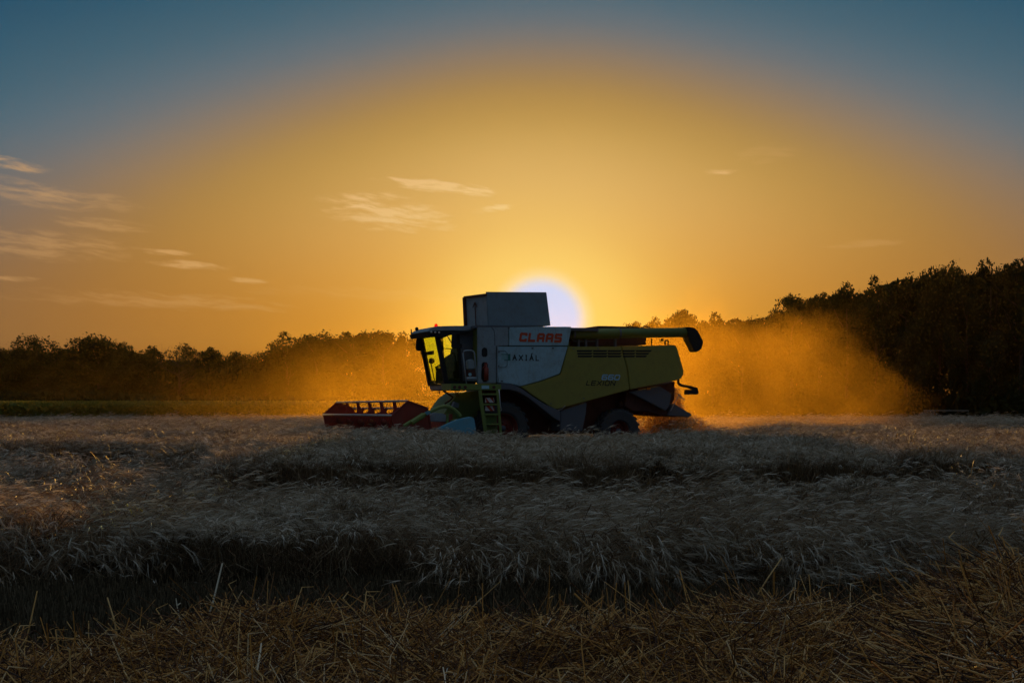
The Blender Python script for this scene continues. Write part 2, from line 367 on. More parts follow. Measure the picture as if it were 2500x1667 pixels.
b = MB(); b.prism(SP([(1224, 864), (1246, 864), (1246, 880), (1231, 880), (1231, 878.2), (1240, 878.2), (1240, 865.8), (1224, 865.8)], VS), VS-.005, VS); b.build('logo', M['teal'], lowp)
b = MB()
for j in range(5): b.prism(SP([(1224.5, 867.2+j*2.2), (1238, 867.2+j*2.2), (1238, 868.3+j*2.2), (1224.5, 868.3+j*2.2)], VS), VS-.004, VS)
b.build('logo', M['pale_teal'], lowp)
# service flap outline, screws
b = MB(); pts = [(1212, 857), (1233, 857), (1238, 861), (1238, 892), (1233, 896.5), (1214, 896.5)]
b.tube([(S(x, y, VS)[0], VS-.006, S(x, y, VS)[1]) for x, y in pts], .008, 6); b.build('flap_edge', M['grey'], lowp)
for x, y in ((1217, 859), (1217, 893), (1300, 850), (1350, 850), (1225, 930)):
    b = MB(); b.prism(SP([(x-2, y-1.5), (x+2, y-1.5), (x+2, y+1.5), (x-2, y+1.5)], VS), VS-.02, VS); b.build('latch', M['grey'], lowp)
for x, y in ((1400, 851), (1460, 851), (1345, 985), (1425, 972)):
    b = MB(); b.prism(SP([(x-2, y-1), (x+2, y-1), (x+2, y+1), (x-2, y+1)], VS), VS-.02, VS); b.build('latch', M['grey'], gp)
b = MB(); b.tube([(S(x, y, VS)[0], VS-.004, S(x, y, VS)[1]) for x, y in ((1200, 798), (1206, 806), (1208, 820), (1208, 843))], .009, 5); b.build('seam', M['grey'], fr)
# roof deck and grain tank -----------------------------------------
b = MB(); a0, a1 = S(1164, 796.5, VS), S(1462, 796.5, VS); b.box(a0[0], a0[0]+1.2, VS+.01, .45, a0[1]-.05, a0[1]+.035); b.box(a0[0]+1.2, a1[0], VS+.01, 1.5, a0[1]-.05, a0[1]+.035); b.build('deck', M['grey'], ch, .01)
b = MB(); b.prism(SP([(1460, 800), (1461, 795.5), (1490, 796), (1550, 797.5), (1571, 799), (1578, 801), (1577, 842), (1392, 845), (1397, 800)], -1.0), -1.0, 1.2); b.build('engine_deck', M['chassis'], ch, .01)
b = MB(); p0 = S(1400, 833, -1.3); p1 = S(1455, 833, -1.3); b.tube([(p0[0], -1.3, p0[1]), (p1[0], -1.3, p1[1])], .03, 6); b.build('deck_rail', M['grey'], ch)
for x in (1412, 1430, 1457, 1502): b = MB(); a = S(x, 829, -1.35); b.box(a[0]-.03, a[0]+.03, -1.4, -1.3, a[1]-.22, a[1]+.03); b.build('deck_post', M['grey'], ch)
VT = -1.38
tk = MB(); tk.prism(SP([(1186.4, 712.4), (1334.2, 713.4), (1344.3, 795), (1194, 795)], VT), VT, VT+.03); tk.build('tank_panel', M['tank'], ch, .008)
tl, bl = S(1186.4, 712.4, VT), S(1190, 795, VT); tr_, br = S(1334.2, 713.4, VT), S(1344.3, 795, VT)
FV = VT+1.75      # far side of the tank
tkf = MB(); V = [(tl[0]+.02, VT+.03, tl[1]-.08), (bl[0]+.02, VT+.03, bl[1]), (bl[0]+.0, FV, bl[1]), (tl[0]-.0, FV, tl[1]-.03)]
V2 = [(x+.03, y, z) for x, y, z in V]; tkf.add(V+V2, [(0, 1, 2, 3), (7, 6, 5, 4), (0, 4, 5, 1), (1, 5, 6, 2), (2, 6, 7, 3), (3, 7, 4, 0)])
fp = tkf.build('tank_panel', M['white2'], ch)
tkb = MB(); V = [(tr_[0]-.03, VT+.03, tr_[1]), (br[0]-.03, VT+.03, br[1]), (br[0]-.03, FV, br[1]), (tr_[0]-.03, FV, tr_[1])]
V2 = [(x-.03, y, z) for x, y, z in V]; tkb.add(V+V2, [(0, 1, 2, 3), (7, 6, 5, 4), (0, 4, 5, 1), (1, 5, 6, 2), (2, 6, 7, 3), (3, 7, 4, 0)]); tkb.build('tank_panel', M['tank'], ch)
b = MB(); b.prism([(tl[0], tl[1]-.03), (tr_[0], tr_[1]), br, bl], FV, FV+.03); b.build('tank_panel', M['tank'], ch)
b = MB(); b.bar((tl[0]-.03, FV, tl[1]-.03), (bl[0]-.03, FV, bl[1]), .1, .12); b.bar((tl[0]-.03, FV, tl[1]-.03), (tl[0]-.0, VT-.01, tl[1]-.09), .07, .07)
ym = (VT+FV)/2
b.tube([(bl[0]-.03, ym, bl[1]), (tl[0]-.02, ym, tl[1]-.25)], .015, 6); b.tube([(tl[0]-.02, ym, tl[1]-.25), (tl[0]-.02, ym-.17, tl[1]-.4)], .015, 6); b.tube([(tl[0]-.02, ym, tl[1]-.25), (tl[0]-.02, ym+.17, tl[1]-.4)], .015, 6)
b.build('tank_brace', M['chassis'], fp)
# unloading auger ----------------------------------------------------
VA = -1.36
def A3(px, py, v=VA): a = S(px, py, v); return (a[0], v, a[1])
b = MB(); b.tube([A3(1396, 816), A3(1510, 814), A3(1512, 813.5), A3(1680, 811.5)], [.165, .165, .155, .155], 24)
au = b.build('unloading_auger', M['dgreen'], ch, smooth=True)
for m_ in au.data.polygons: m_.use_smooth = True
b = MB(); b.tube([A3(1508, 814), A3(1512, 814)], .18, 24); b.build('flange', M['grey'], au); b = MB(); b.tube([A3(1397, 816), A3(1400, 816)], .185, 24); b.build('flange', M['grey'], au)
b = MB(); b.prism(SP([(1678, 797.5), (1695.6, 800), (1703, 807), (1710.5, 819), (1718, 834), (1714.5, 849), (1708, 856), (1700, 859.5), (1697, 858.5), (1680.7, 826.5)], VA-.18), VA-.18, VA+.18)
b.build('spout', M['black'], au, .05)
b = MB(); b.tube([A3(1590.5, 826, -1.2), A3(1590.5, 843, -1.2)], .02, 8); b.build('auger_support', M['black'], ch)
b = MB()
for x0, y0, x1, y1, r in ((1617, 827, 1616, 833, .045), (1611, 827, 1611, 834, .008), (1611, 834, 1617, 837, .01)):
    b.tube([A3(x0, y0, -1.2), A3(x1, y1, -1.2)], r, 8)
b.build('hanging_hose', M['black'], au); b = MB()
b.tube([A3(1623.5, 842, -1.2), A3(1624, 833, -1.2), A3(1626, 831, -1.2), A3(1629, 831, -1.2), A3(1631, 833, -1.2), A3(1631, 842, -1.2)], .03, 8)
b.build('tie_hook', M['black'], ch); b = MB()
b.tube([A3(1570, 798, -.9), A3(1573, 795.5, -.9), A3(1577, 798, -.9), A3(1586, 799, -.9), A3(1589, 804, -.9)], .02, 6)
b.build('deck_hose', M['black'], ch)
# fender, side box, chassis ------------------------------------------
panel('fender', [(1213, 936), (1240, 936), (1256, 940), (1275, 949), (1300, 967), (1330, 986), (1368, 1003), (1368, 1029), (1352, 1020), (1318, 993), (1290, 971), (1266, 957), (1245, 951), (1222, 950.5)], M['grey'], -1.7, .55)
panel('side_box', [(1368, 1003.5), (1433, 981), (1431, 1008), (1422, 1052), (1368, 1052)], M['grey'], -1.55, .7)
b = MB(); p = [A3(1332+i*8, y, -1.63) for i, y in enumerate((993, 999, 1003, 1003, 1001, 998, 990))]; b.tube(p, .01, 5); b.build('cable', M['steel'], ch)
b = MB(); b.prism(SP([(1180, 940), (1300, 945), (1365, 985), (1440, 970), (1545, 945), (1575, 962), (1640, 1000), (1640, 1010), (1560, 996), (1545, 1003), (1500, 1005), (1460, 1058), (1175, 1062)], -.6), -.75, .8)
b.build('chassis', M['chassis'], ch, .01)
panel('rear_shield', [(1536, 957), (1606, 943), (1612, 943), (1640, 961), (1634, 992), (1625, 1003), (1604, 992), (1576, 977)], M['grey'], -1.45, .1)
b = MB(); b.prism(SP([(1530, 958), (1560, 965), (1600, 990), (1636, 1006), (1626, 1013), (1612, 1014), (1603, 1010), (1580, 1003), (1545, 1003), (1525, 990)], -1.25), -1.25, 1.1); b.build('straw_channel', M['chassis'], ch, .01)
b = MB(); b.prism(SP([(1634, 992), (1642, 985), (1655, 993), (1685, 1011), (1686, 1014), (1678, 1018), (1655, 1016), (1626, 1014)], -1.2), -1.3, 1.2); b.build('straw_chopper', M['grey'], ch, .015)
b = MB(); b.prism(SP([(1605, 943), (1647, 931), (1646, 975), (1640, 985), (1632, 985), (1640, 961)], -1.0), -1.0, 1.1); b.build('straw_hood', M['chassis'], ch)
b = MB(); b.tube([A3(1637, 1003, -1.35), A3(1658, 963, -1.35)], .014, 6); b.tube([A3(1656, 962, -1.35), A3(1671, 976, -1.35)], .022, 6); b.build('guide_rod', M['steel'], ch)
b = MB(); a = S(1583, 948.5, -1.47); b.box(a[0]-.06, a[0]+.06, -1.5, -1.45, a[1]-.035, a[1]+.035); b.build('side_marker', M['amber'], ch)
# rear lamp bracket
b = MB(); b.tube([A3(1656, 926, -1.3), A3(1656, 935, -1.3), A3(1659, 939, -1.3), A3(1664, 941, -1.3), A3(1687, 945, -1.3)], .045, 8)
la = b.build('lamp_bracket', M['black'], ch, smooth=True)
b = MB(); b.prism(SP([(1675, 942), (1690, 943), (1703, 946), (1706, 960), (1703, 962), (1694, 962), (1693, 951), (1685, 949)], -1.35), -1.36, -1.24); b.prism(SP([(1677, 951), (1703, 951), (1703, 963), (1677, 963)], -1.38), -1.39, -1.2)
b.build('work_lamp', M['black'], la, .01)
# wheels -------------------------------------------------------------
def wheel(px, py, r, wdt, v_out, rimr):
    u, z = S(px, py, v_out); z = r+.0
    s = bpy.data.objects.new('wheel', None); 
    hub = MB(); y0 = v_out
    hub.lathe([(0.001, .12), (.10, .12), (.11, .16), (rimr*.45, .17), (rimr*.62, .24), (rimr*.86, .26), (rimr*.93, .06), (rimr, .03), (rimr, wdt-.03), (rimr*.9, wdt-.06), (.001, wdt-.2)], (u, y0, z), 36)
    for k in range(8):
        a = k*math.pi/4; hub.tube([(u+.17*math.cos(a), y0+.15, z+.17*math.sin(a)), (u+.17*math.cos(a), y0+.10, z+.17*math.sin(a))], .022, 6)
    w0 = hub.build('wheel', M['rim'], ch, smooth=True)
    ty = MB(); ty.lathe([(rimr, .02), (rimr*1.12, -.02), (r*.86, -.03), (r*.94, .02), (r*.955, wdt*.3), (r*.955, wdt*.7), (r*.94, wdt-.02), (r*.86, wdt+.03), (rimr*1.1, wdt+.02), (rimr, wdt-.02)], (u, y0, z), 56)
    n = 22
    for k in range(n):
        for side in (0, 1):
            a0 = 2*math.pi*(k+.5*side)/n; da = .30
            V = []
            for (yy, aa) in ((-.015 if side == 0 else wdt+.015, a0), (wdt*.5, a0+da)):
                for rr in (r*.93, r):
                    for s2 in (-.035, .035):
                        V.append((u+rr*math.cos(aa+s2), y0+yy, z+rr*math.sin(aa+s2)))
            ty.add(V, [(0, 1, 3, 2), (4, 6, 7, 5), (0, 4, 5, 1), (2, 3, 7, 6), (0, 2, 6, 4), (1, 5, 7, 3)])
    ty.build('tyre', M['tyre'], w0)
    cap = MB(); cap.lathe([(.001, .06), (.07, .06), (.09, .1), (.09, .14)], (u, y0, z), 16); cap.build('hub_cap', M['grey'], w0, smooth=True)
    return u, z
uf, zf = wheel(1231.6, 1046, .83, .6, -1.45, .46); wheel(1231.6, 1046, .83, .6, .85, .46)
ur, zr = wheel(1514, 1049, .72, .48, -1.35, .33); wheel(1514, 1049, .72, .48, .87, .33)
b = MB(); b.tube([(uf, -1.2, .83), (uf, 1.2, .83)], .16, 12); b.build('axle', M['chassis'], ch); b = MB(); b.tube([(ur, -1.2, .7), (ur, 1.2, .7)], .1, 12); b.box(ur-.15, ur+.15, -.4, .4, .6, 1.2)
b.tube([(ur-.1, -.95, .9), (ur+.05, -.95, 1.35)], .05, 8); b.build('axle', M['chassis'], ch)
b = MB(); a = S(1516, 988, -1.0); b.ball((a[0], -1.0, a[1]), .11); b.build('drive_pulley', M['chassis'], ch)
# cab ------------------------------------------------------------------
VC, VF = -.98, .5
def C3(px, py, v=VC): a = S(px, py, v); return (a[0], v, a[1])
aT, aB = S(1066, 814, VC), S(1090, 938, VC); bT, bB = S(1117, 812, VC), S(1126, 938, VC); rT, rB = S(1160, 805, VC), S(1160, 938, VC)
cab = MB()
for v in (VC, VF):
    cab.bar((aT[0], v, aT[1]), (aB[0], v, aB[1]), .13, .1); cab.bar((bT[0], v, bT[1]), (bB[0], v, bB[1]), .09, .08)
    cab.bar((aB[0]-.05, v, aB[1]+.04), (rB[0], v, rB[1]+.04), .12, .1)
cab.bar((aB[0], VC, aB[1]+.05), (aB[0], VF, aB[1]+.05), .16, .12); cab.bar((aT[0], VC, aT[1]), (aT[0], VF, aT[1]), .16, .12)
cb = cab.build('cab', M['black'], ch)
b = MB(); b.prism([(bT[0]+.02, bT[1]), rT, rB, (bB[0]+.02, bB[1])], VC-.02, VC+.04); b.prism([(rT[0]-.12, rT[1]), rT, rB, (rB[0]-.12, rB[1])], VC+.2, VF); b.prism([(bT[0]+.15, aB[1]+.75), (rT[0]-.14, aB[1]+.75), (rB[0]-.14, rB[1]), (bT[0]+.15, rB[1])], -.1, VF-.05); b.build('rear_wall', M['grey'], cb, .01)
b = MB(); prof = SP([(1043, 810), (1048, 804), (1056, 799), (1066, 796.5), (1110, 795.5), (1166, 795.5), (1166, 806), (1130, 809), (1104, 816), (1080, 818), (1060, 819), (1050, 819), (1045, 815)], -1.05)
b.prism(prof, -1.12, .6); b.build('roof', M['white2'], cb, .03)
b = MB(); prof = SP([(1041, 811), (1060, 807), (1110, 806), (1140, 808), (1150, 812), (1118, 817), (1098, 818), (1080, 826), (1062, 822), (1048, 821), (1044, 817)], -1.14); b.prism(prof, -1.15, -1.0); b.prism(SP([(1041, 810), (1050, 812), (1052, 820), (1046, 821)], -1.05), -1.0, .62); b.build('roof_trim', M['black'], cb, .01)
for x, y in ((1062.5, 811.5), (1072, 812), (1053, 811)): b = MB(); a = S(x, y, -1.17); b.ball((a[0], -1.17, a[1]), .035); b.build('roof_lamp', M['steel'], cb, smooth=True)
gl = MB(); gl.prism([(aT[0]+.05, aT[1]), (bT[0]-.03, bT[1]), (bB[0]-.03, bB[1]+.08), (aB[0]+.05, aB[1]+.08)], VC+.0, VC+.008); gl.build('door_glass', M['glass'], cb)
gl = MB(); gl.prism([(aT[0]+.05, aT[1]), (bT[0]-.03, bT[1]), (bB[0]-.03, bB[1]+.08), (aB[0]+.05, aB[1]+.08)], VF-.008, VF); gl.build('door_glass', M['glass'], cb)
# curved windshield bulging forward
ws, wf = [], []; n = 10
for i in range(n+1):
    s_ = i/n; v = VC+.05+(VF-VC-.1)*s_; bul = .16*math.sin(math.pi*s_)
    ws += [(aT[0]-bul, v, aT[1]), (aB[0]-bul, v, aB[1])]
for i in range(n): wf.append((2*i, 2*i+1, 2*i+3, 2*i+2))
link('windshield', mesh('windshield', ws, wf), M['glass'], cb, True)
b = MB(); b.tube([C3(1027, 857, .45), C3(1048, 928, .45)], .014, 6); b.tube([C3(1031, 857, .45), C3(1053, 928, .45)], .014, 6); b.tube([C3(1040, 894, .45), C3(1046, 891, .45)], .012, 6); b.box(C3(1048, 930, .45)[0]-.05, C3(1048, 930, .45)[0]+.08, .4, .5, C3(1048, 930, .45)[2]-.03, C3(1048, 930, .45)[2]+.03); b.build('wiper', M['black'], cb)
b = MB(); b.prism(SP([(1018, 822), (1027, 822), (1029, 856), (1020, 857), (1016, 850), (1017, 830)], .55), .5, .62); b.tube([C3(1022, 812, .55), C3(1022, 824, .55)], .03, 6); b.build('mirror', M['black'], cb, .02)
b = MB(); b.prism(SP([(1105, 815), (1114, 813), (1116, 850), (1107, 851.5), (1103, 845)], -1.5), -1.52, -1.42); b.prism(SP([(1114, 839), (1128, 839), (1128, 850), (1114, 850)], -1.5), -1.5, -1.44); b.tube([C3(1108, 816, -1.5), C3(1100, 812, -1.1)], .02, 6); b.build('mirror', M['black'], cb, .01)
b = MB(); a = S(1064.5, 797, -.8); b.tube([(a[0], -.8, a[1]-.08), (a[0], -.8, a[1]-.03)], .05, 10); b.build('beacon_base', M['black'], cb)
b = MB(); b.tube([(a[0], -.8, a[1]-.03), (a[0], -.8, a[1]+.05), (a[0], -.8, a[1]+.08)], [.055, .05, .03], 12); b.build('beacon', M['beacon'], cb, smooth=True)
b = MB(); a = S(1017.5, 803, .2); b.ball((a[0], .2, a[1]), .06); b.build('roof_camera', M['black'], cb, smooth=True); b = MB(); a = S(1004, 806, .5); b.tube([(a[0], .5, a[1]-.12), (a[0], .5, a[1]+.03)], .02, 6); b.build('roof_aerial', M['black'], cb, smooth=True)
# seat, steering wheel, console, screen
sb = aB[1]+.02
b = MB(); su = C3(1112, 900)[0]; b.box(su-.25, su+.25, -.35, .15, sb, sb+.45); b.prism([(su+.12, sb+.4), (su+.3, sb+.4), (su+.42, sb+1.15), (su+.26, sb+1.15)], -.33, .13); b.prism([(su-.3, sb+.42), (su+.2, sb+.42), (su+.2, sb+.52), (su-.3, sb+.5)], -.34, .14); b.build('seat', M['seat'], cb, .04)
b = MB(); b.tube([C3(1084, 930, -.1), C3(1078, 893, -.1)], .05, 8); c = Vector(C3(1077, 891, -.1)); ax = Vector((-.45, 0, .9)).normalized(); e1 = Vector((0, 1, 0)); e2 = ax.cross(e1)
ring = [c+(e1*math.cos(t*math.pi/9)+e2*math.sin(t*math.pi/9))*.2 for t in range(19)]; b.tube(ring, .018, 6, cap=False); b.tube([c-e1*.2, c+e1*.2], .02, 6); b.build('steering_wheel', M['black'], cb)
b = MB(); b.prism(SP([(1051, 874), (1058, 876), (1060, 884), (1054, 888), (1049, 884)], .3), .22, .42); b.prism(SP([(1044, 858), (1057, 856), (1058, 865), (1046, 867)], .2), .1, .4); b.tube([C3(1052, 886, .3), C3(1062, 935, .3)], .02, 6); b.build('display_screen', M['black'], cb, .01)
b = MB(); b.prism(SP([(1072, 936), (1086, 872), (1107, 860), (1120, 862), (1122, 936)], -.5), -.6, -.45); b.build('console', M['seat'], cb, .02)
b = MB(); b.bar(C3(1091, 818, VF), C3(1107, 845, VF), .03, .03); b.bar(C3(1081, 850.5, VF), C3(1108, 852, VF), .025, .03); b.build('far_window_bar', M['black'], cb)
# cab base, platform, rails
b = MB(); b.prism(SP([(1090, 937), (1101, 938), (1101, 952), (1097, 953), (1091, 949)], -1.08), -1.08, .5); b.build('cab_base', M['white2'], ch, .025)
b = MB(); b.prism(SP([(1101.5, 936), (1224, 938), (1224, 952.5), (1101.5, 952.5)], -1.85), -1.85, -1.0)
pf = b.build('platform', M['green2'], ch, .012)
for x in (1110, 1122, 1136, 1206): b = MB(); a = S(x, 945, -1.86); b.tube([(a[0], -1.87, a[1]), (a[0], -1.84, a[1])], .05, 10); b.build('bolt_plate', M['chassis'], pf)
b = MB(); b.prism(SP([(1176, 941), (1194, 941), (1194, 949), (1176, 949)], -1.86), -1.865, -1.84); b.build('sticker', M['sticker'], pf)
b = MB(); a = [C3(x, y, -1.8) for x, y in ((1139, 938), (1130, 862), (1133, 857), (1139, 855.5), (1150, 855.5), (1156, 858), (1158, 863), (1166, 938))]; b.tube(a, .022, 8)
b.tube([C3(1137, 924, -1.8), C3(1164, 924, -1.8)], .03, 8); b.prism(SP([(1139, 920), (1163, 920), (1164, 930), (1140, 930)], -1.8), -1.815, -1.79); b.build('handrail', M['white2'], ch, smooth=True)
b = MB(); b.tube([C3(x, y, -1.72) for x, y in ((1216, 845), (1215, 850), (1214, 915), (1217, 925), (1215, 938))], .02, 8); b.build('handrail', M['white2'], ch, smooth=True)
b = MB(); b.tube([C3(x, y, -1.84) for x, y in ((1218, 950), (1221, 990), (1223, 996), (1224, 1000), (1221, 1004))], .02, 8); b.build('handrail', M['steel'], ch, smooth=True)
b = MB(); b.prism(SP([(1142, 880), (1152, 876), (1158, 880), (1160, 900), (1144, 901)], -1.6), -1.6, -1.4); b.build('toolbox', M['white2'], ch, .02)
b = MB(); b.prism(SP([(1141, 903), (1161, 902), (1163, 920), (1143, 921)], -1.6), -1.6, -1.3); b.build('toolbox', M['chassis'], ch, .01)
b = MB(); a = S(1147.5, 914, -1.62); b.tube([(a[0], -1.63, a[1]), (a[0], -1.59, a[1])], .05, 14); b.build('round_cap', M['sticker'], ch)
# ladder
b = MB(); VL = -1.92
b.bar(C3(1171, 953, VL), C3(1187, 1066, VL), .11, .05); b.bar(C3(1214, 953, VL), C3(1223, 1066, VL), .08, .05)
ld = b.build('ladder', M['green2'], ch, .008)
for y in (963, 988, 1012, 1036): 
    b = MB(); k = (y-953)/113; b.prism(SP([(1174+k*16, y-3), (1213+k*9, y-3), (1213+k*9, y+1), (1174+k*16, y+1)], VL), VL-.02, VL+.28); b.build('step', M['green2'], ld)
for y in (1024, 1050):
    b = MB(); k = (y-953)/113; b.prism(SP([(1174+k*16, y-11), (1213+k*9, y-11), (1213+k*9, y+8), (1174+k*16, y+8)], VL), VL+.2, VL+.22); b.build('riser_plate', M['green2'], ld)
for y0, y1, fl in ((970.5, 982.5, 1), (990.5, 1002.5, 0)):
    b = MB(); b.prism(SP([(1185, y0), (1206, y0), (1207, y1), (1185, y1)], VL+.1), VL+.1, VL+.12); wp = b.build('warning_plate', M['wht'], ld)
    b = MB(); h = y1-y0
    for x in ((1178, 1196) if fl else (1187, 1202)):
        sl_ = [(x, y0), (x+8, y0), (x+8+h*.8, y1), (x+h*.8, y1)]; sl_ = [(min(max(p_[0], 1185), 1206.5), p_[1]) for p_ in sl_]
        b.prism(SP(sl_, VL+.1), VL+.095, VL+.1)
    b.build('stripe', M['claas'], wp)
# feeder house and struts
b = MB(); b.prism(SP([(1063, 1058), (1083, 1010), (1098, 985), (1112, 968), (1128, 958), (1175, 953), (1180, 1064)], -.7), -.75, .75); b.build('feeder_house', M['green2'], ch, .02)
b = MB(); b.tube([C3(1082, 953, -.5), C3(1108, 971, -.5)], .03, 6); b.tube([C3(1073, 952, -.6), C3(1073, 961, -.6)], .02, 6)
for i in range(3): b.tube([C3(1112+i*3, 952, -.9), C3(1112+i*3, 960, -.9), C3(1115+i*3, 968, -.9)], .012, 5)
b.tube([C3(1086, 985, -.8), C3(1098, 978, -.8), C3(1106, 970, -.8)], .025, 6); b.build('hydraulic_hose', M['chassis'], ch)
b = MB(); b.prism(SP([(1103, 993), (1108, 980), (1120, 985), (1118, 995)], -.9), -.95, -.8); b.build('feeder_bracket', M['white2'], ch)
# header -------------------------------------------------------------
VN, VR = -3.55, 3.95
hc = S(1005, 1031, VN); hA = S(956.6, 1014, VN)
hr = math.hypot(hA[0]-hc[0], hA[1]-hc[1]); ha = math.atan2(hA[1]-hc[1], hA[0]-hc[0])
hexp = [(hc[0]+hr*math.cos(ha-k*math.pi/3), hc[1]+hr*math.sin(ha-k*math.pi/3)) for k in range(6)]
b = MB(); b.tube([(hc[0], VN, hc[1]), (hc[0], VR, hc[1])], .13, 16); reel = b.build('reel', M['red2'], ch, smooth=True)
for v in (VN, VR):
    b = MB(); b.prism(hexp, v-.012, v+.012); ep = b.build('end_plate', M['red'], reel)
    b = MB()
    for k in range(6):
        p_, q_ = hexp[k], hexp[(k+1) % 6]; b.bar((p_[0], v-.02, p_[1]), (q_[0], v-.02, q_[1]), .035, .035)
    b.build('plate_rim', M['red2'], ep)
for k in range(6):
    b = MB(); b.tube([(hexp[k][0], VN, hexp[k][1]), (hexp[k][0], VR, hexp[k][1])], .032, 8); b.build('reel_tube', M['steel'], reel, smooth=True)
    b = MB()
    for i in range(46):
        v = VN+.1+i*(VR-VN-.2)/45; b.tube([(hexp[k][0], v, hexp[k][1]), (hexp[k][0]+.02, v, hexp[k][1]-.12), (hexp[k][0]+.06, v, hexp[k][1]-.26)], .006, 4)
    b.build('tine_row', M['black'], reel)
for i in range(1, 6):
    v = VN+(VR-VN)*i/6
    b = MB()
    for k in range(6):
        p_ = hexp[k]; d = Vector((p_[0]-hc[0], p_[1]-hc[1])); n_ = Vector((-d.y, d.x)).normalized(); ctr = Vector(hc)
        P_ = [ctr+d*.1+n_*.2, ctr+d*.62+n_*.06, ctr+d*1.0+n_*.045, ctr+d*1.06, ctr+d*1.0-n_*.045, ctr+d*.62-n_*.06, ctr+d*.1-n_*.2]
        b.prism([tuple(x) for x in P_], v-.012+.001*k, v+.012+.001*k)
    b.build('spider', M['red'], reel)
# header trough with back wall, side sheets, dividers
b = MB(); hx0, hx1 = hc[0]+.55, hc[0]+1.15
b.prism([(hx1, 1.28), (hx1+.08, 1.28), (hx1+.08, .2), (hx0-.6, .12), (hx0-.6, .18), (hx1-.1, .3)], VN+.05, -.78); b.prism([(hx1, 1.28), (hx1+.08, 1.28), (hx1+.08, .2), (hx0-.6, .12), (hx0-.6, .18), (hx1-.1, .3)], .78, VR-.05)
hd = b.build('header_trough', M['red2'], ch)
b = MB(); b.tube([(hc[0]+.75, VN+.1, .5), (hc[0]+.75, VR-.1, .5)], .3, 18)
b.build('feed_auger', M['red2'], hd, smooth=True)
for v in (VN-.1, VR+.1):
    b = MB(); b.prism([(hc[0]-.9, .12), (hc[0]-.75, .5), (hc[0]-.2, .62), (hc[0]+.5, .85), (hx1+.1, 1.0), (hx1+.1, .12)], v-.02, v+.02); b.build('side_sheet', M['red'], hd)
b = MB(); b.tube([C3(x, y, VN-.22) for x, y in ((986, 1040), (1000, 1031), (1040, 1010), (1068, 996), (1084, 991.5), (1096, 993), (1108, 1000), (1118, 1009), (1123, 1016))], [.055]*5+[.06]*4, 8); b.tube([C3(1004, 1032, VN-.25), C3(1034, 1013, VN-.25)], .08, 8)
b.build('reel_arm', M['green2'], hd)
b = MB(); b.prism(SP([(1037, 1006), (1046, 1003), (1052, 1008), (1043, 1013)], VN-.3), VN-.3, VN-.28); b.build('sticker', M['blueish'], hd)
b = MB(); b.prism(SP([(1048, 1012), (1056, 1007), (1080, 1009), (1098, 1018), (1100, 1030), (1047, 1029)], VN+.25), VN+.2, VN+.5); b.build('drive_cover', M['white2'], hd, .02)
b = MB(); b.prism(SP([(1090, 1010), (1094, 1010), (1094, 1035), (1090, 1035)], VN-.05), VN-.1, VN); b.tube([C3(1108, 1024, VN), C3(1109, 1030, VN)], .1, 10); b.build('drive_lever', M['green2'], hd)
b = MB(); b.prism(SP([(1066, 1048), (1096, 1034), (1118, 1024), (1150, 1017.5), (1155, 1018.5), (1158, 1023), (1162, 1045), (1163, 1068), (1100, 1068)], VN-.35), VN-.36, VN-.12); b.build('crop_divider', M['blueish'], hd, .02)
letters('lettering', '660', (1139, 1041, 1157, 1049), .16, .2, M['ink'], hd, .2, v=VN-.36) if False else None

# ================================================================== TREES
leafm = plant('leaf_dark_green', [(.020, .030, .012), (.035, .046, .017), (.055, .060, .022)], .08, .95, .0)
leafb = plant('leaf_brown_green', [(.045, .04, .015), (.07, .06, .02), (.09, .075, .028)], .1, .95, .0)
bark = plain('bark', (.06, .045, .03), .9)
def set_shade(me, vals, domain='FACE'):
    a = me.attributes.new('shade', 'FLOAT', domain); a.data.foreach_set('value', np.asarray(vals, dtype=np.float32))
def leaf_quads(P, size, r):
    """irregular four-cornered leaf sprays at points P"""
    n = len(P); a = r.normal(size=(n, 3)); a /= np.linalg.norm(a, axis=1)[:, None]
    b_ = np.cross(a, r.normal(size=(n, 3))); b_ /= np.linalg.norm(b_, axis=1)[:, None]; s = size*r.uniform(.5, 1.3, (n, 1))
    c1 = P+a*s; c2 = P+b_*s*.55*r.uniform(.5, 1.2, (n, 1)); c3 = P-a*s*r.uniform(.6, 1, (n, 1)); c4 = P-b_*s*.55
    V = np.stack([c1, c2, c3, c4], 1).reshape(-1, 3)
    return V
def np_mesh(name, V, nside, shade=None):
    """faces of nside corners, laid one after another"""
    n = len(V)//nside; me = bpy.data.meshes.new(name)
    me.vertices.add(len(V)); me.vertices.foreach_set('co', V.astype(np.float32).ravel())
    me.loops.add(n*nside); me.loops.foreach_set('vertex_index', np.arange(n*nside, dtype=np.int32))
    me.polygons.add(n); me.polygons.foreach_set('loop_start', np.arange(0, n*nside, nside, dtype=np.int32))
    me.update(calc_edges=True)
    if shade is not None: set_shade(me, shade)
    return me
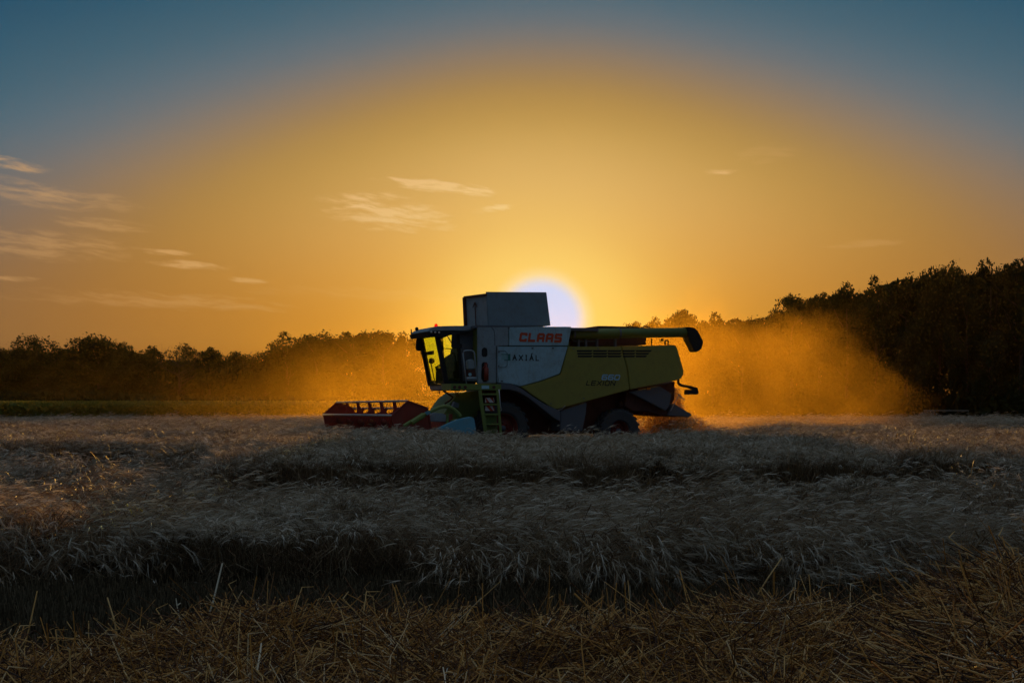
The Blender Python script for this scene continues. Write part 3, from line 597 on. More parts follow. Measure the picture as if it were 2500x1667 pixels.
def crown_mesh(name, H, Wd, seed, kind):
    r = np.random.default_rng(seed); lobes = []
    nl = {'round': 22, 'bushy': 34, 'sparse': 16}[kind]
    for i in range(nl):
        z = r.uniform(.12, .86)*H; prof = math.sin(math.pi*min(1, (z/H*.80+.18)))**.7
        a = r.uniform(0, 6.28); rad = Wd*.5*prof*math.sqrt(r.uniform(.05, .85)); s = Wd*r.uniform(.14, .24)*(1.15 if kind == 'round' else .85)
        lobes.append((rad*math.cos(a), rad*math.sin(a), z, s))
    ntop = {'round': 7, 'bushy': 12, 'sparse': 5}[kind]
    for i in range(ntop):
        a = r.uniform(0, 6.28); rad = Wd*.36*math.sqrt(r.uniform(0, 1)); s = Wd*r.uniform(.08, .13)
        lobes.append((rad*math.cos(a), rad*math.sin(a), H*(1-.25*(rad/(Wd*.36))**2)-s*r.uniform(.8, 1.6), s))
    P = []
    dens = {'round': 46, 'bushy': 46, 'sparse': 18}[kind]
    for (x, y, z, s) in lobes:
        n = int(dens*s*s*4.2)+20; d = r.normal(size=(n, 3)); d /= np.linalg.norm(d, axis=1)[:, None]
        k = s*r.uniform(.35, 1.05, (n, 1))**.6; tw = r.uniform(0, 1, n) < .12; k[tw] *= 1.22
        P.append(np.array([x, y, z])+d*k*np.array([1, 1, .85]))
    P = np.concatenate(P); P = P[P[:, 2] > .2]
    # gather leaves into sprays so that gaps open between them
    cell = np.floor(P/.55); hsh = (np.sin(cell @ np.array([12.98, 78.23, 37.7]))*43758.5) % 1; P = P[hsh > .16]
    V = leaf_quads(P, .21, r)
    sh = np.clip(.5+.3*np.sin(P @ np.array([.9, .7, 1.3]))+r.normal(0, .15, len(P)), 0, 1)
    return np_mesh(name, V, 4, sh)
def trunk_mesh(H, Wd, seed, bare=False):
    r = random.Random(seed); b = MB(); b.tube([(0, 0, 0), (.1, 0, H*.25), (-.05, .1, H*.5), (.1, 0, H*.82)], [.32, .24, .17, .05], 8)
    for i in range(26 if bare else 9):
        z = H*r.uniform(.25, .75); a = r.uniform(0, 6.28); L = Wd*r.uniform(.25, .5)
        e = (math.cos(a)*L, math.sin(a)*L, z+H*r.uniform(.1, .26)); mdd = (e[0]*.45, e[1]*.45, z+(e[2]-z)*.35)
        b.tube([(0, 0, z), mdd, e], [.09, .06, .02], 5)
        if bare:
            for j in range(5):
                t = r.uniform(.4, 1); b.tube([(e[0]*t, e[1]*t, z+(e[2]-z)*t), (e[0]*t+r.uniform(-.8, .8), e[1]*t+r.uniform(-.8, .8), z+(e[2]-z)*t+r.uniform(.5, 1.5))], [.03, .012], 4)
    me = mesh('trunk', b.v, b.f); me.materials.append(bark); return me
protos = {}
def proto(kind, k):
    key = (kind, k)
    if key not in protos:
        H, Wd = (13, 10) if kind != 'bushy' else (14, 8)
        cm = crown_mesh('crown', H, Wd, 100+k*7+len(kind), kind); cm.materials.append(leafb if kind == 'sparse' else leafm)
        protos[key] = (trunk_mesh(H, Wd, k, kind == 'sparse'), cm, H, Wd)
    return protos[key]
def tree(px, top, wpx, d, kind, k, label, group):
    tm, cm, H, Wd = proto(kind, k); h = CAMZ+(HY-top)/FPX*d; wd = wpx/FPX*d
    e = bpy.data.objects.new('tree', None); root_col.objects.link(e); e.location = ((px-CX)/FPX*d, d, 0)
    e.rotation_euler = (0, 0, (k*1.7+px*.013) % 6.28); e.scale = (wd/Wd, wd/Wd, h/H)
    tag(e, label, 'tree', group)
    for nm, me in (('trunk', tm), ('crown', cm)):
        o = bpy.data.objects.new(nm, me); root_col.objects.link(o); o.parent = e
LG = 'trees of the wood left of the harvester'; RG = 'trees of the wood right of the harvester'
LT = [(8, 832, 100, 'round', 0, 'tree cut by the left edge of the photo'), (92, 815, 165, 'round', 1, 'broad domed tree, second from the left edge'),
      (165, 838, 80, 'bushy', 0, 'small tree filling the dip between the two broad domed trees'), (240, 813, 160, 'round', 2, 'broad domed tree, fourth from the left edge'),
      (305, 822, 100, 'round', 3, 'tree at the right shoulder of the second broad domed crown'), (362, 836, 100, 'bushy', 1, 'flat topped tree just left of the bare branched tree'),
      (437, 825, 120, 'sparse', 0, 'thin crowned tree with bare branches showing against the sky'), (512, 836, 85, 'bushy', 2, 'narrow topped tree just right of the bare branched tree'),
      (580, 842, 120, 'round', 0, 'low round tree left of the notch in the skyline'), (648, 856, 90, 'round', 1, 'lowest tree at the notch in the left skyline'),
      (702, 803, 120, 'bushy', 3, 'first tall tree right of the notch in the skyline'), (775, 806, 130, 'round', 2, 'second tall tree right of the notch, slightly lower'),
      (862, 788, 150, 'bushy', 4, 'highest tree of the left wood, hazed by dust'), (935, 797, 120, 'bushy', 0, 'hazy tree right of the highest of the left wood'), (992, 802, 90, 'bushy', 1, 'hazy tree directly behind the front of the cab roof')]
for px, top, wp, kd, k, lb in LT: tree(px, top+4, wp*1.12, 200, kd, k, lb, LG)
def dR(px):     # the right-hand wood runs toward the camera along a straight edge
    X1, Y1, X2, Y2 = 16.5, 200., 43.8, 108.; k = (px-CX)/FPX
    t = (k*Y1-X1)/((X2-X1)-k*(Y2-Y1)); return Y1+t*(Y2-Y1)
RT = [(1548, 784, 70, 'bushy', 0, 'leftmost tree of the right wood, just above the auger tube'), (1600, 776, 80, 'bushy', 1, 'second tree of the right wood, above the auger'),
      (1668, 750, 105, 'bushy', 2, 'peaked tree standing up above the auger spout'), (1742, 767, 100, 'bushy', 3, 'low tree right of the peaked one over the dust'), (1812, 763, 100, 'bushy', 4, 'low tree above the dust, left of the rise'),
      (1872, 752, 90, 'round', 3, 'small round tree at the start of the rising skyline'), (1932, 716, 110, 'bushy', 0, 'ragged tree above the top of the dust plume'), (2000, 708, 100, 'bushy', 2, 'spiky tree right of the dust plume top'),
      (2068, 690, 110, 'bushy', 1, 'open crowned tree midway up the rising skyline'), (2140, 676, 110, 'bushy', 3, 'tree left of the pair of rounded crowns'), (2212, 655, 115, 'bushy', 4, 'left one of the pair of rounded crowns'),
      (2295, 649, 125, 'round', 2, 'right one of the pair of rounded crowns'), (2360, 668, 90, 'bushy', 0, 'lower tree in the gap before the tallest trees'), (2420, 640, 120, 'bushy', 1, 'tall tree, second from the right edge'),
      (2492, 628, 130, 'bushy', 2, 'tallest tree, cut by the right edge of the photo'), (2590, 622, 150, 'bushy', 3, 'tree beyond the right edge of the photo')]
for px, top, wp, kd, k, lb in RT[:-1]: tree(px, top-7-max(0, px-2200)*.04, wp*1.2, dR(px), kd, k, lb, RG)
# closed wood behind the edge trees
def wood(name, label, pts, dfun, depth, dens, seed, zlo=.0):
    zp = .62
    r = np.random.default_rng(seed); P = []
    for (xa, ta), (xb, tb) in zip(pts, pts[1:]):
        d = dfun((xa+xb)/2); wd = abs(xb-xa)/FPX*d; n = int(wd*dens)
        f = r.uniform(0, 1, n); px = xa+(xb-xa)*f; dd = np.array([dfun(p) for p in px])+r.uniform(-1.0, depth, n)
        top = (HY-(ta+(tb-ta)*f))/FPX*dd+CAMZ; z = top*r.uniform(0, 1, n)**.75*(1-.06*np.abs(r.normal(size=n)))
        P.append(np.stack([(px-CX)/FPX*dd, dd, z], 1))
    P = np.concatenate(P); V = leaf_quads(P, .5, r)
    me = np_mesh(name, V, 4, np.clip(.5+.3*np.sin(P @ np.array([.5, .4, .9]))+r.normal(0, .12, len(P)), 0, 1))
    o = link(name, me, leafm); return tag(o, label, 'woodland', kind='stuff')
wood('woodland', 'dark mass of foliage between and behind the left wood edge trees', [(-60, 866), (60, 851), (160, 866), (240, 844), (320, 854), (400, 878), (500, 878), (600, 882), (660, 884), (700, 838), (800, 831), (870, 818), (990, 828)], lambda p: 203, 14, 420, 5)
wood('woodland', 'black mass of foliage filling the right wood behind its edge', [(1500, 803), (1600, 795), (1680, 778), (1800, 783), (1880, 771), (1940, 738), (2070, 715), (2200, 683), (2300, 664), (2420, 665), (2600, 643)], lambda p: dR(p)+3, 10, 520, 6)
wood('distant_wood', 'faint far wood low on the horizon behind the harvester', [(960, 825), (1000, 838), (1022, 862), (1040, 900), (1062, 932), (1150, 940), (1350, 936), (1500, 925), (1560, 900)], lambda p: 430, 25, 260, 15)
wood('hedge_brush', 'low black undergrowth closing the foot of the right wood', [(1495, 985), (1700, 982), (2000, 978), (2300, 972), (2600, 960)], lambda p: dR(p)-1.5, 4, 200, 12)
wood('low_brush', 'low dark scrub at the foot of the left wood behind the green crop', [(-60, 955), (250, 952), (300, 962), (620, 968), (1000, 968), (1200, 960), (1500, 950)], lambda p: 165, 8, 160, 8)

# ================================================================== instanced stuff
def scatter(name, label, cat, P, rot, scl, idx, variants):
    col = bpy.data.collections.new(name+'_kinds')
    for i, me in enumerate(variants):
        o = bpy.data.objects.new('%s_kind_%02d' % (name, i), me); col.objects.link(o)
    me = bpy.data.meshes.new(name); me.vertices.add(len(P)); me.vertices.foreach_set('co', P.astype(np.float32).ravel())
    for nm, ty, arr, key in (('rot', 'FLOAT_VECTOR', rot, 'vector'), ('scl', 'FLOAT_VECTOR', scl, 'vector'), ('idx', 'INT', idx, 'value')):
        a = me.attributes.new(nm, ty, 'POINT'); a.data.foreach_set(key, (arr.astype(np.int32) if ty == 'INT' else arr.astype(np.float32)).ravel())
    me.update(); o = link(name, me); tag(o, label, cat, kind='stuff')
    g = bpy.data.node_groups.new(name, 'GeometryNodeTree'); g.interface.new_socket('Geometry', in_out='INPUT', socket_type='NodeSocketGeometry'); g.interface.new_socket('Geometry', in_out='OUTPUT', socket_type='NodeSocketGeometry')
    gi = g.nodes.new('NodeGroupInput'); go = g.nodes.new('NodeGroupOutput'); ip = g.nodes.new('GeometryNodeInstanceOnPoints'); ci = g.nodes.new('GeometryNodeCollectionInfo')
    ci.inputs['Collection'].default_value = col; ci.inputs['Separate Children'].default_value = True; ci.inputs['Reset Children'].default_value = True
    def at(nm, ty): n = g.nodes.new('GeometryNodeInputNamedAttribute'); n.data_type = ty; n.inputs['Name'].default_value = nm; return n.outputs['Attribute']
    er = g.nodes.new('FunctionNodeEulerToRotation'); g.links.new(at('rot', 'FLOAT_VECTOR'), er.inputs[0])
    g.links.new(gi.outputs[0], ip.inputs['Points']); g.links.new(ci.outputs[0], ip.inputs['Instance']); ip.inputs['Pick Instance'].default_value = True
    g.links.new(at('idx', 'INT'), ip.inputs['Instance Index']); g.links.new(er.outputs[0], ip.inputs['Rotation']); g.links.new(at('scl', 'FLOAT_VECTOR'), ip.inputs['Scale'])
    g.links.new(ip.outputs[0], go.inputs[0])
    md = o.modifiers.new('scatter', 'NODES'); md.node_group = g
    return o
def tubes(name, curves, mat, nside=3):
    """curves: list of (points, radii, shade); one mesh of thin tubes"""
    V, F, sh = [], [], []
    for pts, rad, s in curves:
        pts = np.asarray(pts, float); n = len(pts); t = np.gradient(pts, axis=0); t /= np.linalg.norm(t, axis=1)[:, None]+1e-9
        ref = np.array([0.31, .77, .2]); a = np.cross(t, ref); a /= np.linalg.norm(a, axis=1)[:, None]+1e-9; b_ = np.cross(t, a); base = len(V)
        for i in range(n):
            for k in range(nside):
                w_ = 2*math.pi*k/nside; V.append(pts[i]+(a[i]*math.cos(w_)+b_[i]*math.sin(w_))*rad[i])
        for i in range(n-1):
            for k in range(nside):
                F.append((base+i*nside+k, base+i*nside+(k+1) % nside, base+(i+1)*nside+(k+1) % nside, base+(i+1)*nside+k)); sh.append(s)
    me = mesh(name, V, F); set_shade(me, sh); me.materials.append(mat); return me
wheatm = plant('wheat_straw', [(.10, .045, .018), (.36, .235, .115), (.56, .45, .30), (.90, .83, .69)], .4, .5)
def wheat_tuft(seed, th0, th1, hd, spread, n=36, fan=.5):
    r = random.Random(seed); C = []
    for i in range(n):
        a = r.gauss(0, fan); L = r.uniform(.84, .99) if th0 < .1 else r.uniform(.72, .98); t0 = th0*r.uniform(.5, 1.4)+r.gauss(0, .05); t1 = th1*r.uniform(.65, 1.25); hb = t1+hd*r.uniform(.4, 1.3)
        p = np.array([r.uniform(-spread, spread), r.uniform(-spread, spread), 0.]); pts = [p.copy()]; N = 6; sh = r.uniform(.2, .9)
        da = r.gauss(0, .25)
        for j in range(N):
            s = (j+.5)/N; t = t0+(t1-t0)*s**2.2; aa = a+da*s; p = p+L/N*np.array([math.sin(t)*math.cos(aa), math.sin(t)*math.sin(aa), math.cos(t)]); p[2] = max(p[2], .03); pts.append(p.copy())
        C.append((pts, [.0019]*4+[.0015]*3, sh*.55))  # stem tone: natural brown, darkened too for shaded ridge fronts
        hp = [p.copy()]; hn = 4; Lh = r.uniform(.08, .11)
        for j in range(hn):
            t = t1+(hb-t1)*(j+1)/hn; p = p+Lh/hn*np.array([math.sin(t)*math.cos(aa), math.sin(t)*math.sin(aa), math.cos(t)]); p[2] = max(p[2], .03); hp.append(p.copy())
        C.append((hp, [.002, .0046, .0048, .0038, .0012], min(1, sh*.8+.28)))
        dv = hp[-1]-hp[-2]; dv /= np.linalg.norm(dv)+1e-9
        for j in range(7):
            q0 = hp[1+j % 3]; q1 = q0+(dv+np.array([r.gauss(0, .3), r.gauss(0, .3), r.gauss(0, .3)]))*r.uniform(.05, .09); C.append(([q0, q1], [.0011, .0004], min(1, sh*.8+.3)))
        if r.random() < .55:     # a dry leaf blade
            k = r.randint(2, 4); q0 = pts[k]; b2 = r.uniform(0, 6.28); l2 = r.uniform(.12, .25)
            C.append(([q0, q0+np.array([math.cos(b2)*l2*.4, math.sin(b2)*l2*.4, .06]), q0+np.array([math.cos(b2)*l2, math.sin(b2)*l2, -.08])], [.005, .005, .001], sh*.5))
    return tubes('wheat_tuft', C, wheatm)
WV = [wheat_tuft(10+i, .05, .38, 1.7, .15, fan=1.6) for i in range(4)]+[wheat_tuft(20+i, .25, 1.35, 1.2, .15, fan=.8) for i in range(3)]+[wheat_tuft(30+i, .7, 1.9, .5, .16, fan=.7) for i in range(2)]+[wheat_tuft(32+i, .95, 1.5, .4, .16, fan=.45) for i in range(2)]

def vnoise(x, y, seed=0):
    """smooth value noise, roughly -1..1"""
    r = np.random.default_rng(seed); g = r.uniform(-1, 1, (64, 64)); xi = np.floor(x).astype(int); yi = np.floor(y).astype(int); fx = x-xi; fy = y-yi
    fx = fx*fx*(3-2*fx); fy = fy*fy*(3-2*fy); G = lambda i, j: g[i % 64, j % 64]
    return (G(xi, yi)*(1-fx)+G(xi+1, yi)*fx)*(1-fy)+(G(xi, yi+1)*(1-fx)+G(xi+1, yi+1)*fx)*fy
def sst(x, a, b): t = np.clip((x-a)/(b-a), 0, 1); return t*t*(3-2*t)
def field(x, y):
    """crop height and lodging (0 standing .. 1 flat) over the field"""
    px = CX+FPX*x/y; wob = vnoise(x*.35, y*.35, 3)*.9+vnoise(x*.9, y*.9, 4)*.4
    n_a = vnoise(x*.45, y*.5, 1); n_b = vnoise(x*1.3, y*1.5, 2); n_c = vnoise(x*3.1, y*3.1, 15)
    H = .60+.06*n_a+.07*n_b+.05*n_c; L = .38+.4*vnoise(x*.4, y*.5, 5)
    def put(m, h, l, a=1.0):
        nonlocal H, L
        H = H*(1-m)+(h+a*(.07*n_b+.05*n_c))*m; L = L*(1-m)+(l+.15*vnoise(x*.9, y*.9, 13))*m
    yy = y+.55*vnoise(x*.35, y*.12, 3)+.22*vnoise(x*1.3, y*.5, 4)
    left = 1-sst(px, 330, 640)
    put(1-sst(yy, 30, 31), .66+.05*n_a, .22)
    put(sst(yy, 15.5, 15.75)*(1-sst(yy, 23, 25)), .80, .05)                       # standing block with a dark front face
    put(sst(px, 1350, 1700)*sst(yy, 17.9, 18.2)*(1-sst(yy, 20, 21)), .84, .05)
    put((1-sst(yy, 15.5, 15.7)), .23, .95, .95)                                  # laid flat in front of it
    put(left*(1-sst(yy, 30, 31)), .24, .93, .9)                                 # laid hollow on the left
    put(sst(px, 300, 420)*(1-sst(px, 900, 1300))*(1-sst(yy, 10.3, 10.8)), .50, .35)   # upright edge
    put((1-sst(px, 300, 420))*(1-sst(yy, 10.6, 11.2)), .40, .8)
    put(sst(px, 900, 1300)*(1-sst(yy, 10.2, 10.9)), .36, .93)                    # laid over the edge on the right
    for cx_, cy_, rx, ry, h, l in ((-6.9, 19.3, .8, .5, .72, .1), (-8.6, 24.5, 1.1, .6, .74, .15), (-5.6, 17.5, .6, .4, .52, .3), (-9.6, 21.5, .8, .5, .6, .2), (-7.4, 27.5, 1.4, .5, .7, .2),
                             (-3.9, 13.2, .9, .4, .46, .4), (-1.9, 12.3, .8, .4, .48, .35), (.5, 12.9, .9, .4, .50, .3), (2.1, 12.4, .8, .45, .62, .2), (4.9, 12.6, 1.0, .45, .60, .3), (3.6, 14.0, .9, .4, .56, .3),
                             (-.8, 14.4, .9, .4, .52, .25), (5.9, 14.6, 1.2, .4, .60, .2), (-5.2, 14.8, .8, .35, .5, .4), (-1.6, 10.9, .35, .3, .62, .1), (-2.3, 10.6, .3, .3, .56, .1), (1.6, 11.2, .5, .3, .44, .4)):
        put(np.exp(-((x-cx_)/rx)**2-((y-cy_)/ry)**2), h, l)
    put((1-sst(px, 80, 160))*sst(yy, 28.5, 29)*(1-sst(yy, 33, 34)), .78, .15)
    put(sst(px, 300, 380)*(1-sst(px, 640, 720))*sst(yy, 32, 32.5)*(1-sst(yy, 37, 38)), .76, .2)
    put(sst(px, 600, 700)*(1-sst(px, 1080, 1160))*sst(yy, 30.5, 31), .76, .15)
    put(sst(px, 600, 760)*(1-sst(px, 1500, 1900))*sst(yy, 25.5, 26.5)*(1-sst(yy, 30, 31)), .50, .6)
    put(sst(px, 1120, 1200)*(1-sst(px, 1640, 1700))*sst(y, 30.0, 32), .42, .35, .6)
    rid = sst(np.sin(y*.62+vnoise(x*.12, y*.12, 6)*2.5), -.15, .15); m = sst(y, 21, 23)*(1-sst(y, 60, 80))*np.maximum(sst(px, 1700, 1900), 1-sst(px, 560, 640))
    put(m, .40+.38*rid, .8-.7*rid)
    return np.clip(H, .18, .9), np.clip(L, 0, 1)
def inside_machine(x, y, pad=0):
    u = (x-OX)*CO+(y-OY)*SN; v = -(x-OX)*SN+(y-OY)*CO
    return ((u > hc[0]-.55) & (u < 40) & (np.abs(v) < 3.7+pad)) | ((u > hc[0]-1.2) & (u < 8) & (np.abs(v) < 1.8))
PP, RR, SS, II = [], [], [], []
for y0, y1, dens, fat in ((9.0, 14, 44, 1.0), (14, 21, 27, 1.1), (21, 30, 17, 1.3), (30, 40, 13, 1.5), (40, 60, 8, 2.0), (60, 110, 3.2, 2.8)):
    W0 = y1*.43+2.4; n = int(2*W0*(y1-y0)*dens); x = rng.uniform(-W0, W0, n); y = rng.uniform(y0, y1, n)
    edge = 9.45-.2*np.exp(-((CX+FPX*x/y-650)/300)**2)+.28*vnoise(x*.8, x*0+3.3, 11)+.10*vnoise(x*3, x*0+1.3, 12)
    k = (np.abs(x) < y*.425+2.2) & (y > edge) & ((vnoise(x*1.6, y*2.1, 17)+.5*vnoise(x*4, y*4, 18) > -.16) | (rng.uniform(0, 1, n) < .16)) & ~inside_machine(x, y); x, y = x[k], y[k]; n = len(x)
    H, L = field(x, y); flow = 2.6*vnoise(x*.16+5, y*.16, 7)+1.7*vnoise(x*.85, y*.85, 8)
    flow = np.where((CX+FPX*x/y > 1200) & (y < 11.2), -.5+.4*vnoise(x, y, 2), flow)
    L = L+.25*vnoise(x*1.5, y*1.5, 14)
    cls = np.where(L+rng.normal(0, .10, n) < .33, 0, np.where(L+rng.normal(0, .1, n) < .72, 1, 2))
    idx = np.where(cls == 0, rng.integers(0, 4, n), np.where(cls == 1, rng.integers(4, 7, n), rng.integers(7, 11, n)))
    nom = np.where(cls == 0, .92, np.where(cls == 1, .72, .40))
    rz = flow+rng.normal(0, .35, n)+np.where(cls == 0, rng.uniform(-3.1, 3.1, n), 0)
    sz = np.clip(H/nom, .5, 1.7)*rng.uniform(.88, 1.1, n)
    P = np.stack([x, y, np.where(cls == 2, np.maximum(H-.38, 0)*.75, np.where(cls == 1, np.maximum(H-.6, 0)*.3, 0))], 1)
    PP.append(P); RR.append(np.stack([rng.normal(0, .07, n), rng.normal(0, .07, n), rz], 1)); SS.append(np.stack([fat*np.ones(n), fat*np.ones(n), np.where(cls == 2, np.clip(sz, .6, 1.15), sz)], 1)); II.append(idx)
cat_ = lambda a: np.concatenate(a)
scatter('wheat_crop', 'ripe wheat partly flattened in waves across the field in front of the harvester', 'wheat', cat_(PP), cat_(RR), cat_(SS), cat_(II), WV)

# stubble ------------------------------------------------------------
stm = plant('stubble_stem', [(.06, .04, .02), (.16, .11, .055), (.30, .21, .11)], .25, .6)
def stub(seed):
    r = random.Random(seed); C = []
    for i in range(14):
        x, y = r.uniform(-.15, .15), r.gauss(0, .018); h = r.uniform(.10, .19); C.append(([(x, y, 0), (x+r.gauss(0, .02), y+r.gauss(0, .02), h)], [.0032, .003], r.random()))
    return tubes('stubble', C, stm)
n = 7200; x = rng.uniform(-7, 7, n); y = np.round(rng.uniform(6.4, 10.2, n)/.15)*.15+rng.normal(0, .01, n)
scatter('stubble', 'cut wheat stubble in the dark strip between standing crop and straw', 'stubble', np.stack([x, y, 0*x], 1), np.stack([rng.normal(0, .08, n), rng.normal(.0, .1, n), rng.normal(0, .1, n)], 1), np.ones((n, 3)), rng.integers(0, 3, n), [stub(i) for i in range(3)])
n = 5000; u_ = rng.uniform(0, 40, n); v_ = rng.uniform(-3.8, 3.8, n); x = OX+u_*CO-v_*SN; y = OY+u_*SN+v_*CO
scatter('stubble', 'freshly cut stubble in the swath behind the harvester', 'stubble', np.stack([x, y, 0*x], 1), np.stack([0*x, 0*x, rng.uniform(0, 3, n)], 1), np.stack([2+0*x, 2+0*x, 1.2+0*x], 1), rng.integers(0, 3, n), [stub(i+5) for i in range(3)])

# straw swath in the foreground --------------------------------------
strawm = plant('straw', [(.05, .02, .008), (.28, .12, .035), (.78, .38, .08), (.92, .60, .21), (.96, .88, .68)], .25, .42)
def sw_h(x, y):
    px = CX+FPX*x/y
    yt = 7.2+.20*vnoise(x*.8, x*0+.5, 21)-.2*(1-sst(px, 250, 500))+.1*sst(px, 1500, 2000)
    b_ = .20-.09*(1-sst(px, 200, 520))+.03*sst(px, 1100, 1900)+.04*vnoise(x*1.2, y*1.2, 22)+.05*vnoise(x*3, y*3, 23)+.05*np.exp(-((px-600)/140)**2)+.05*np.exp(-((px-1880)/160)**2)+.27*sst(px, 2150, 2420)
    return b_*sst(yt+.15*vnoise(x*2.3, y*2.3, 24)-y+.1, 0, .95)
gx, gy = np.meshgrid(np.linspace(-7, 7, 141), np.linspace(1.5, 8.0, 110)); gz = np.maximum(sw_h(gx, gy)-.05, -.02)+.012*rng.normal(size=gx.shape)
V = np.stack([gx.ravel(), gy.ravel(), gz.ravel()], 1); nx_ = 141; F = [(j*nx_+i, j*nx_+i+1, (j+1)*nx_+i+1, (j+1)*nx_+i) for j in range(109) for i in range(nx_-1)]
me = mesh('straw_bed', V, F); set_shade(me, [.0]*len(F)); o = link('straw_bed', me, strawm); tag(o, 'matted brown, shade-darkened core of the straw swath along the bottom of the photo', 'straw', kind='stuff')  # bed coloured nearly black to paint the shade between straws
def straw_clump(seed):
    r = random.Random(seed); C = []
    for i in range(20):
        a = r.uniform(0, 6.28); tl_ = r.gauss(0, .28); L = r.choice([r.uniform(.04, .12), r.uniform(.1, .3), r.uniform(.2, .45), r.uniform(.3, .65)]); c_ = np.array([r.uniform(-.14, .14), r.uniform(-.14, .14), r.uniform(-.02, .06)])
        d = np.array([math.cos(a)*math.cos(tl_), math.sin(a)*math.cos(tl_), math.sin(tl_)]); k = np.array([r.gauss(0, .03), r.gauss(0, .03), r.gauss(0, .03)])*L*3
        rad = r.choice([.0012, .0016, .0020, .0027]); s = r.choice([r.uniform(0, .25), r.uniform(.05, .4), r.uniform(.3, .7), r.uniform(.6, 1)])
        C.append(([c_-d*L/2, c_+k*.5, c_+d*L/2], [rad, rad, rad], s))
        if r.random() < .35:
            C.append(([c_+d*L/2, c_+d*L/2+np.array([r.gauss(0, .05), r.gauss(0, .05), r.gauss(.01, .03)])], [rad, rad*.5], s))
    for i in range(16):    # chaff and leaf scraps
        a = r.uniform(0, 6.28); c_ = np.array([r.uniform(-.15, .15), r.uniform(-.15, .15), r.uniform(-.02, .05)]); d = np.array([math.cos(a), math.sin(a), r.gauss(0, .4)])*r.uniform(.012, .035)
        C.append(([c_-d, c_+np.array([0, 0, .006]), c_+d], [.001, .0045, .001], r.uniform(.1, .75)))
    return tubes('straw_clump', C, strawm, 4)
n = 12600; x = rng.uniform(-5.7, 5.7, n); y = rng.uniform(3.6, 7.9, n); h = sw_h(x, y); k = (h > .04) & (np.abs(x) < y*.43+2.2); x, y, h = x[k], y[k], h[k]; n = len(x)
scatter('straw_swath', 'golden cut straw lying in a loose swath along the bottom of the photo', 'straw', np.stack([x, y, h+rng.uniform(-.03, .035, n)], 1), np.stack([rng.normal(0, .25, n), rng.normal(0, .25, n), rng.uniform(0, 6.28, n)], 1), rng.uniform(.8, 1.15, (n, 1))*np.ones((n, 3)), rng.integers(0, 7, n), [straw_clump(50+i) for i in range(7)])
# single long straws standing out of the swath
def G(px, py, d): return np.array([(px-CX)/FPX*d, d, CAMZ+(HY-py)/FPX*d])
SO = [('tall pale straw leaning right out of the swath left of centre', [(500, 1530, 6.9), (520, 1470, 6.9), (543, 1374, 6.95)], .0055, .95), ('pale upright straw near the left edge of the photo', [(60, 1580, 6.4), (74, 1520, 6.4), (91, 1442, 6.45)], .004, .72),
      ('pale straw leaning left, right of the one near the left edge', [(293, 1582, 6.4), (278, 1510, 6.4), (262, 1458, 6.45)], .004, .78), ('forked pale green stalk standing before the black strip', [(441, 1535, 6.7), (438, 1505, 6.7), (432, 1478, 6.7)], .004, .95),
      ('bent golden straw forming a peak under the tall pale straw', [(503, 1523, 6.8), (533, 1470, 6.8), (576, 1512, 6.85)], .0045, .6), ('thick golden straw pointing up left from the swath', [(666, 1497, 6.9), (690, 1508, 6.9), (722, 1528, 6.9)], .006, .5),
      ('thick golden straw pointing up left at the centre of the swath top', [(1402, 1448, 7.0), (1435, 1480, 7.0), (1478, 1512, 7.0)], .006, .62), ('straw leaning left right of the bent golden straw', [(584, 1496, 6.8), (600, 1520, 6.8), (635, 1553, 6.75)], .0045, .7),
      ('long pale straw leaning right over the swath, right of centre', [(1850, 1450, 7.0), (1875, 1410, 7.0), (1908, 1362, 7.05)], .004, .85), ('orange straw standing upright beside the long pale leaning one', [(1890, 1450, 7.0), (1889, 1425, 7.0), (1890, 1395, 7.0)], .006, .45),
      ('thin dark straw standing on the swath, right third of the photo', [(2130, 1478, 6.9), (2112, 1440, 6.9), (2102, 1410, 6.9)], .0035, .4), ('long pale straw slanting down left across the right corner', [(2330, 1600, 5.0), (2380, 1550, 5.1), (2425, 1500, 5.3)], .0055, .8),
      ('straw rising to the right between the two thick golden ones', [(1050, 1570, 6.5), (1080, 1530, 6.6), (1105, 1500, 6.6)], .0045, .8), ('long straw lying flat and sloping right in the right part', [(2305, 1445, 6.4), (2360, 1475, 6.3), (2430, 1508, 6.2)], .0045, .7),
      ('pale straw stuck upright in the middle of the swath left half', [(625, 1650, 5.2), (634, 1600, 5.3), (638, 1570, 5.4)], .0045, .95)]
for lb, pts, rad, s in SO:
    P3 = [G(*p_) for p_ in pts]; C = [(P3, [rad, rad, rad*.8], s)]
    if 'forked' in lb: C += [([P3[-1], P3[-1]+np.array([.02, 0, .015])], [rad, rad*.6], s), ([P3[-1], P3[-1]+np.array([-.005, 0, .04])], [rad, rad*.6], s)]
    o = link('straw_stalk', tubes('straw_stalk', C, strawm, 6)); tag(o, lb, 'straw stalk', 'single long straws standing out of the swath')

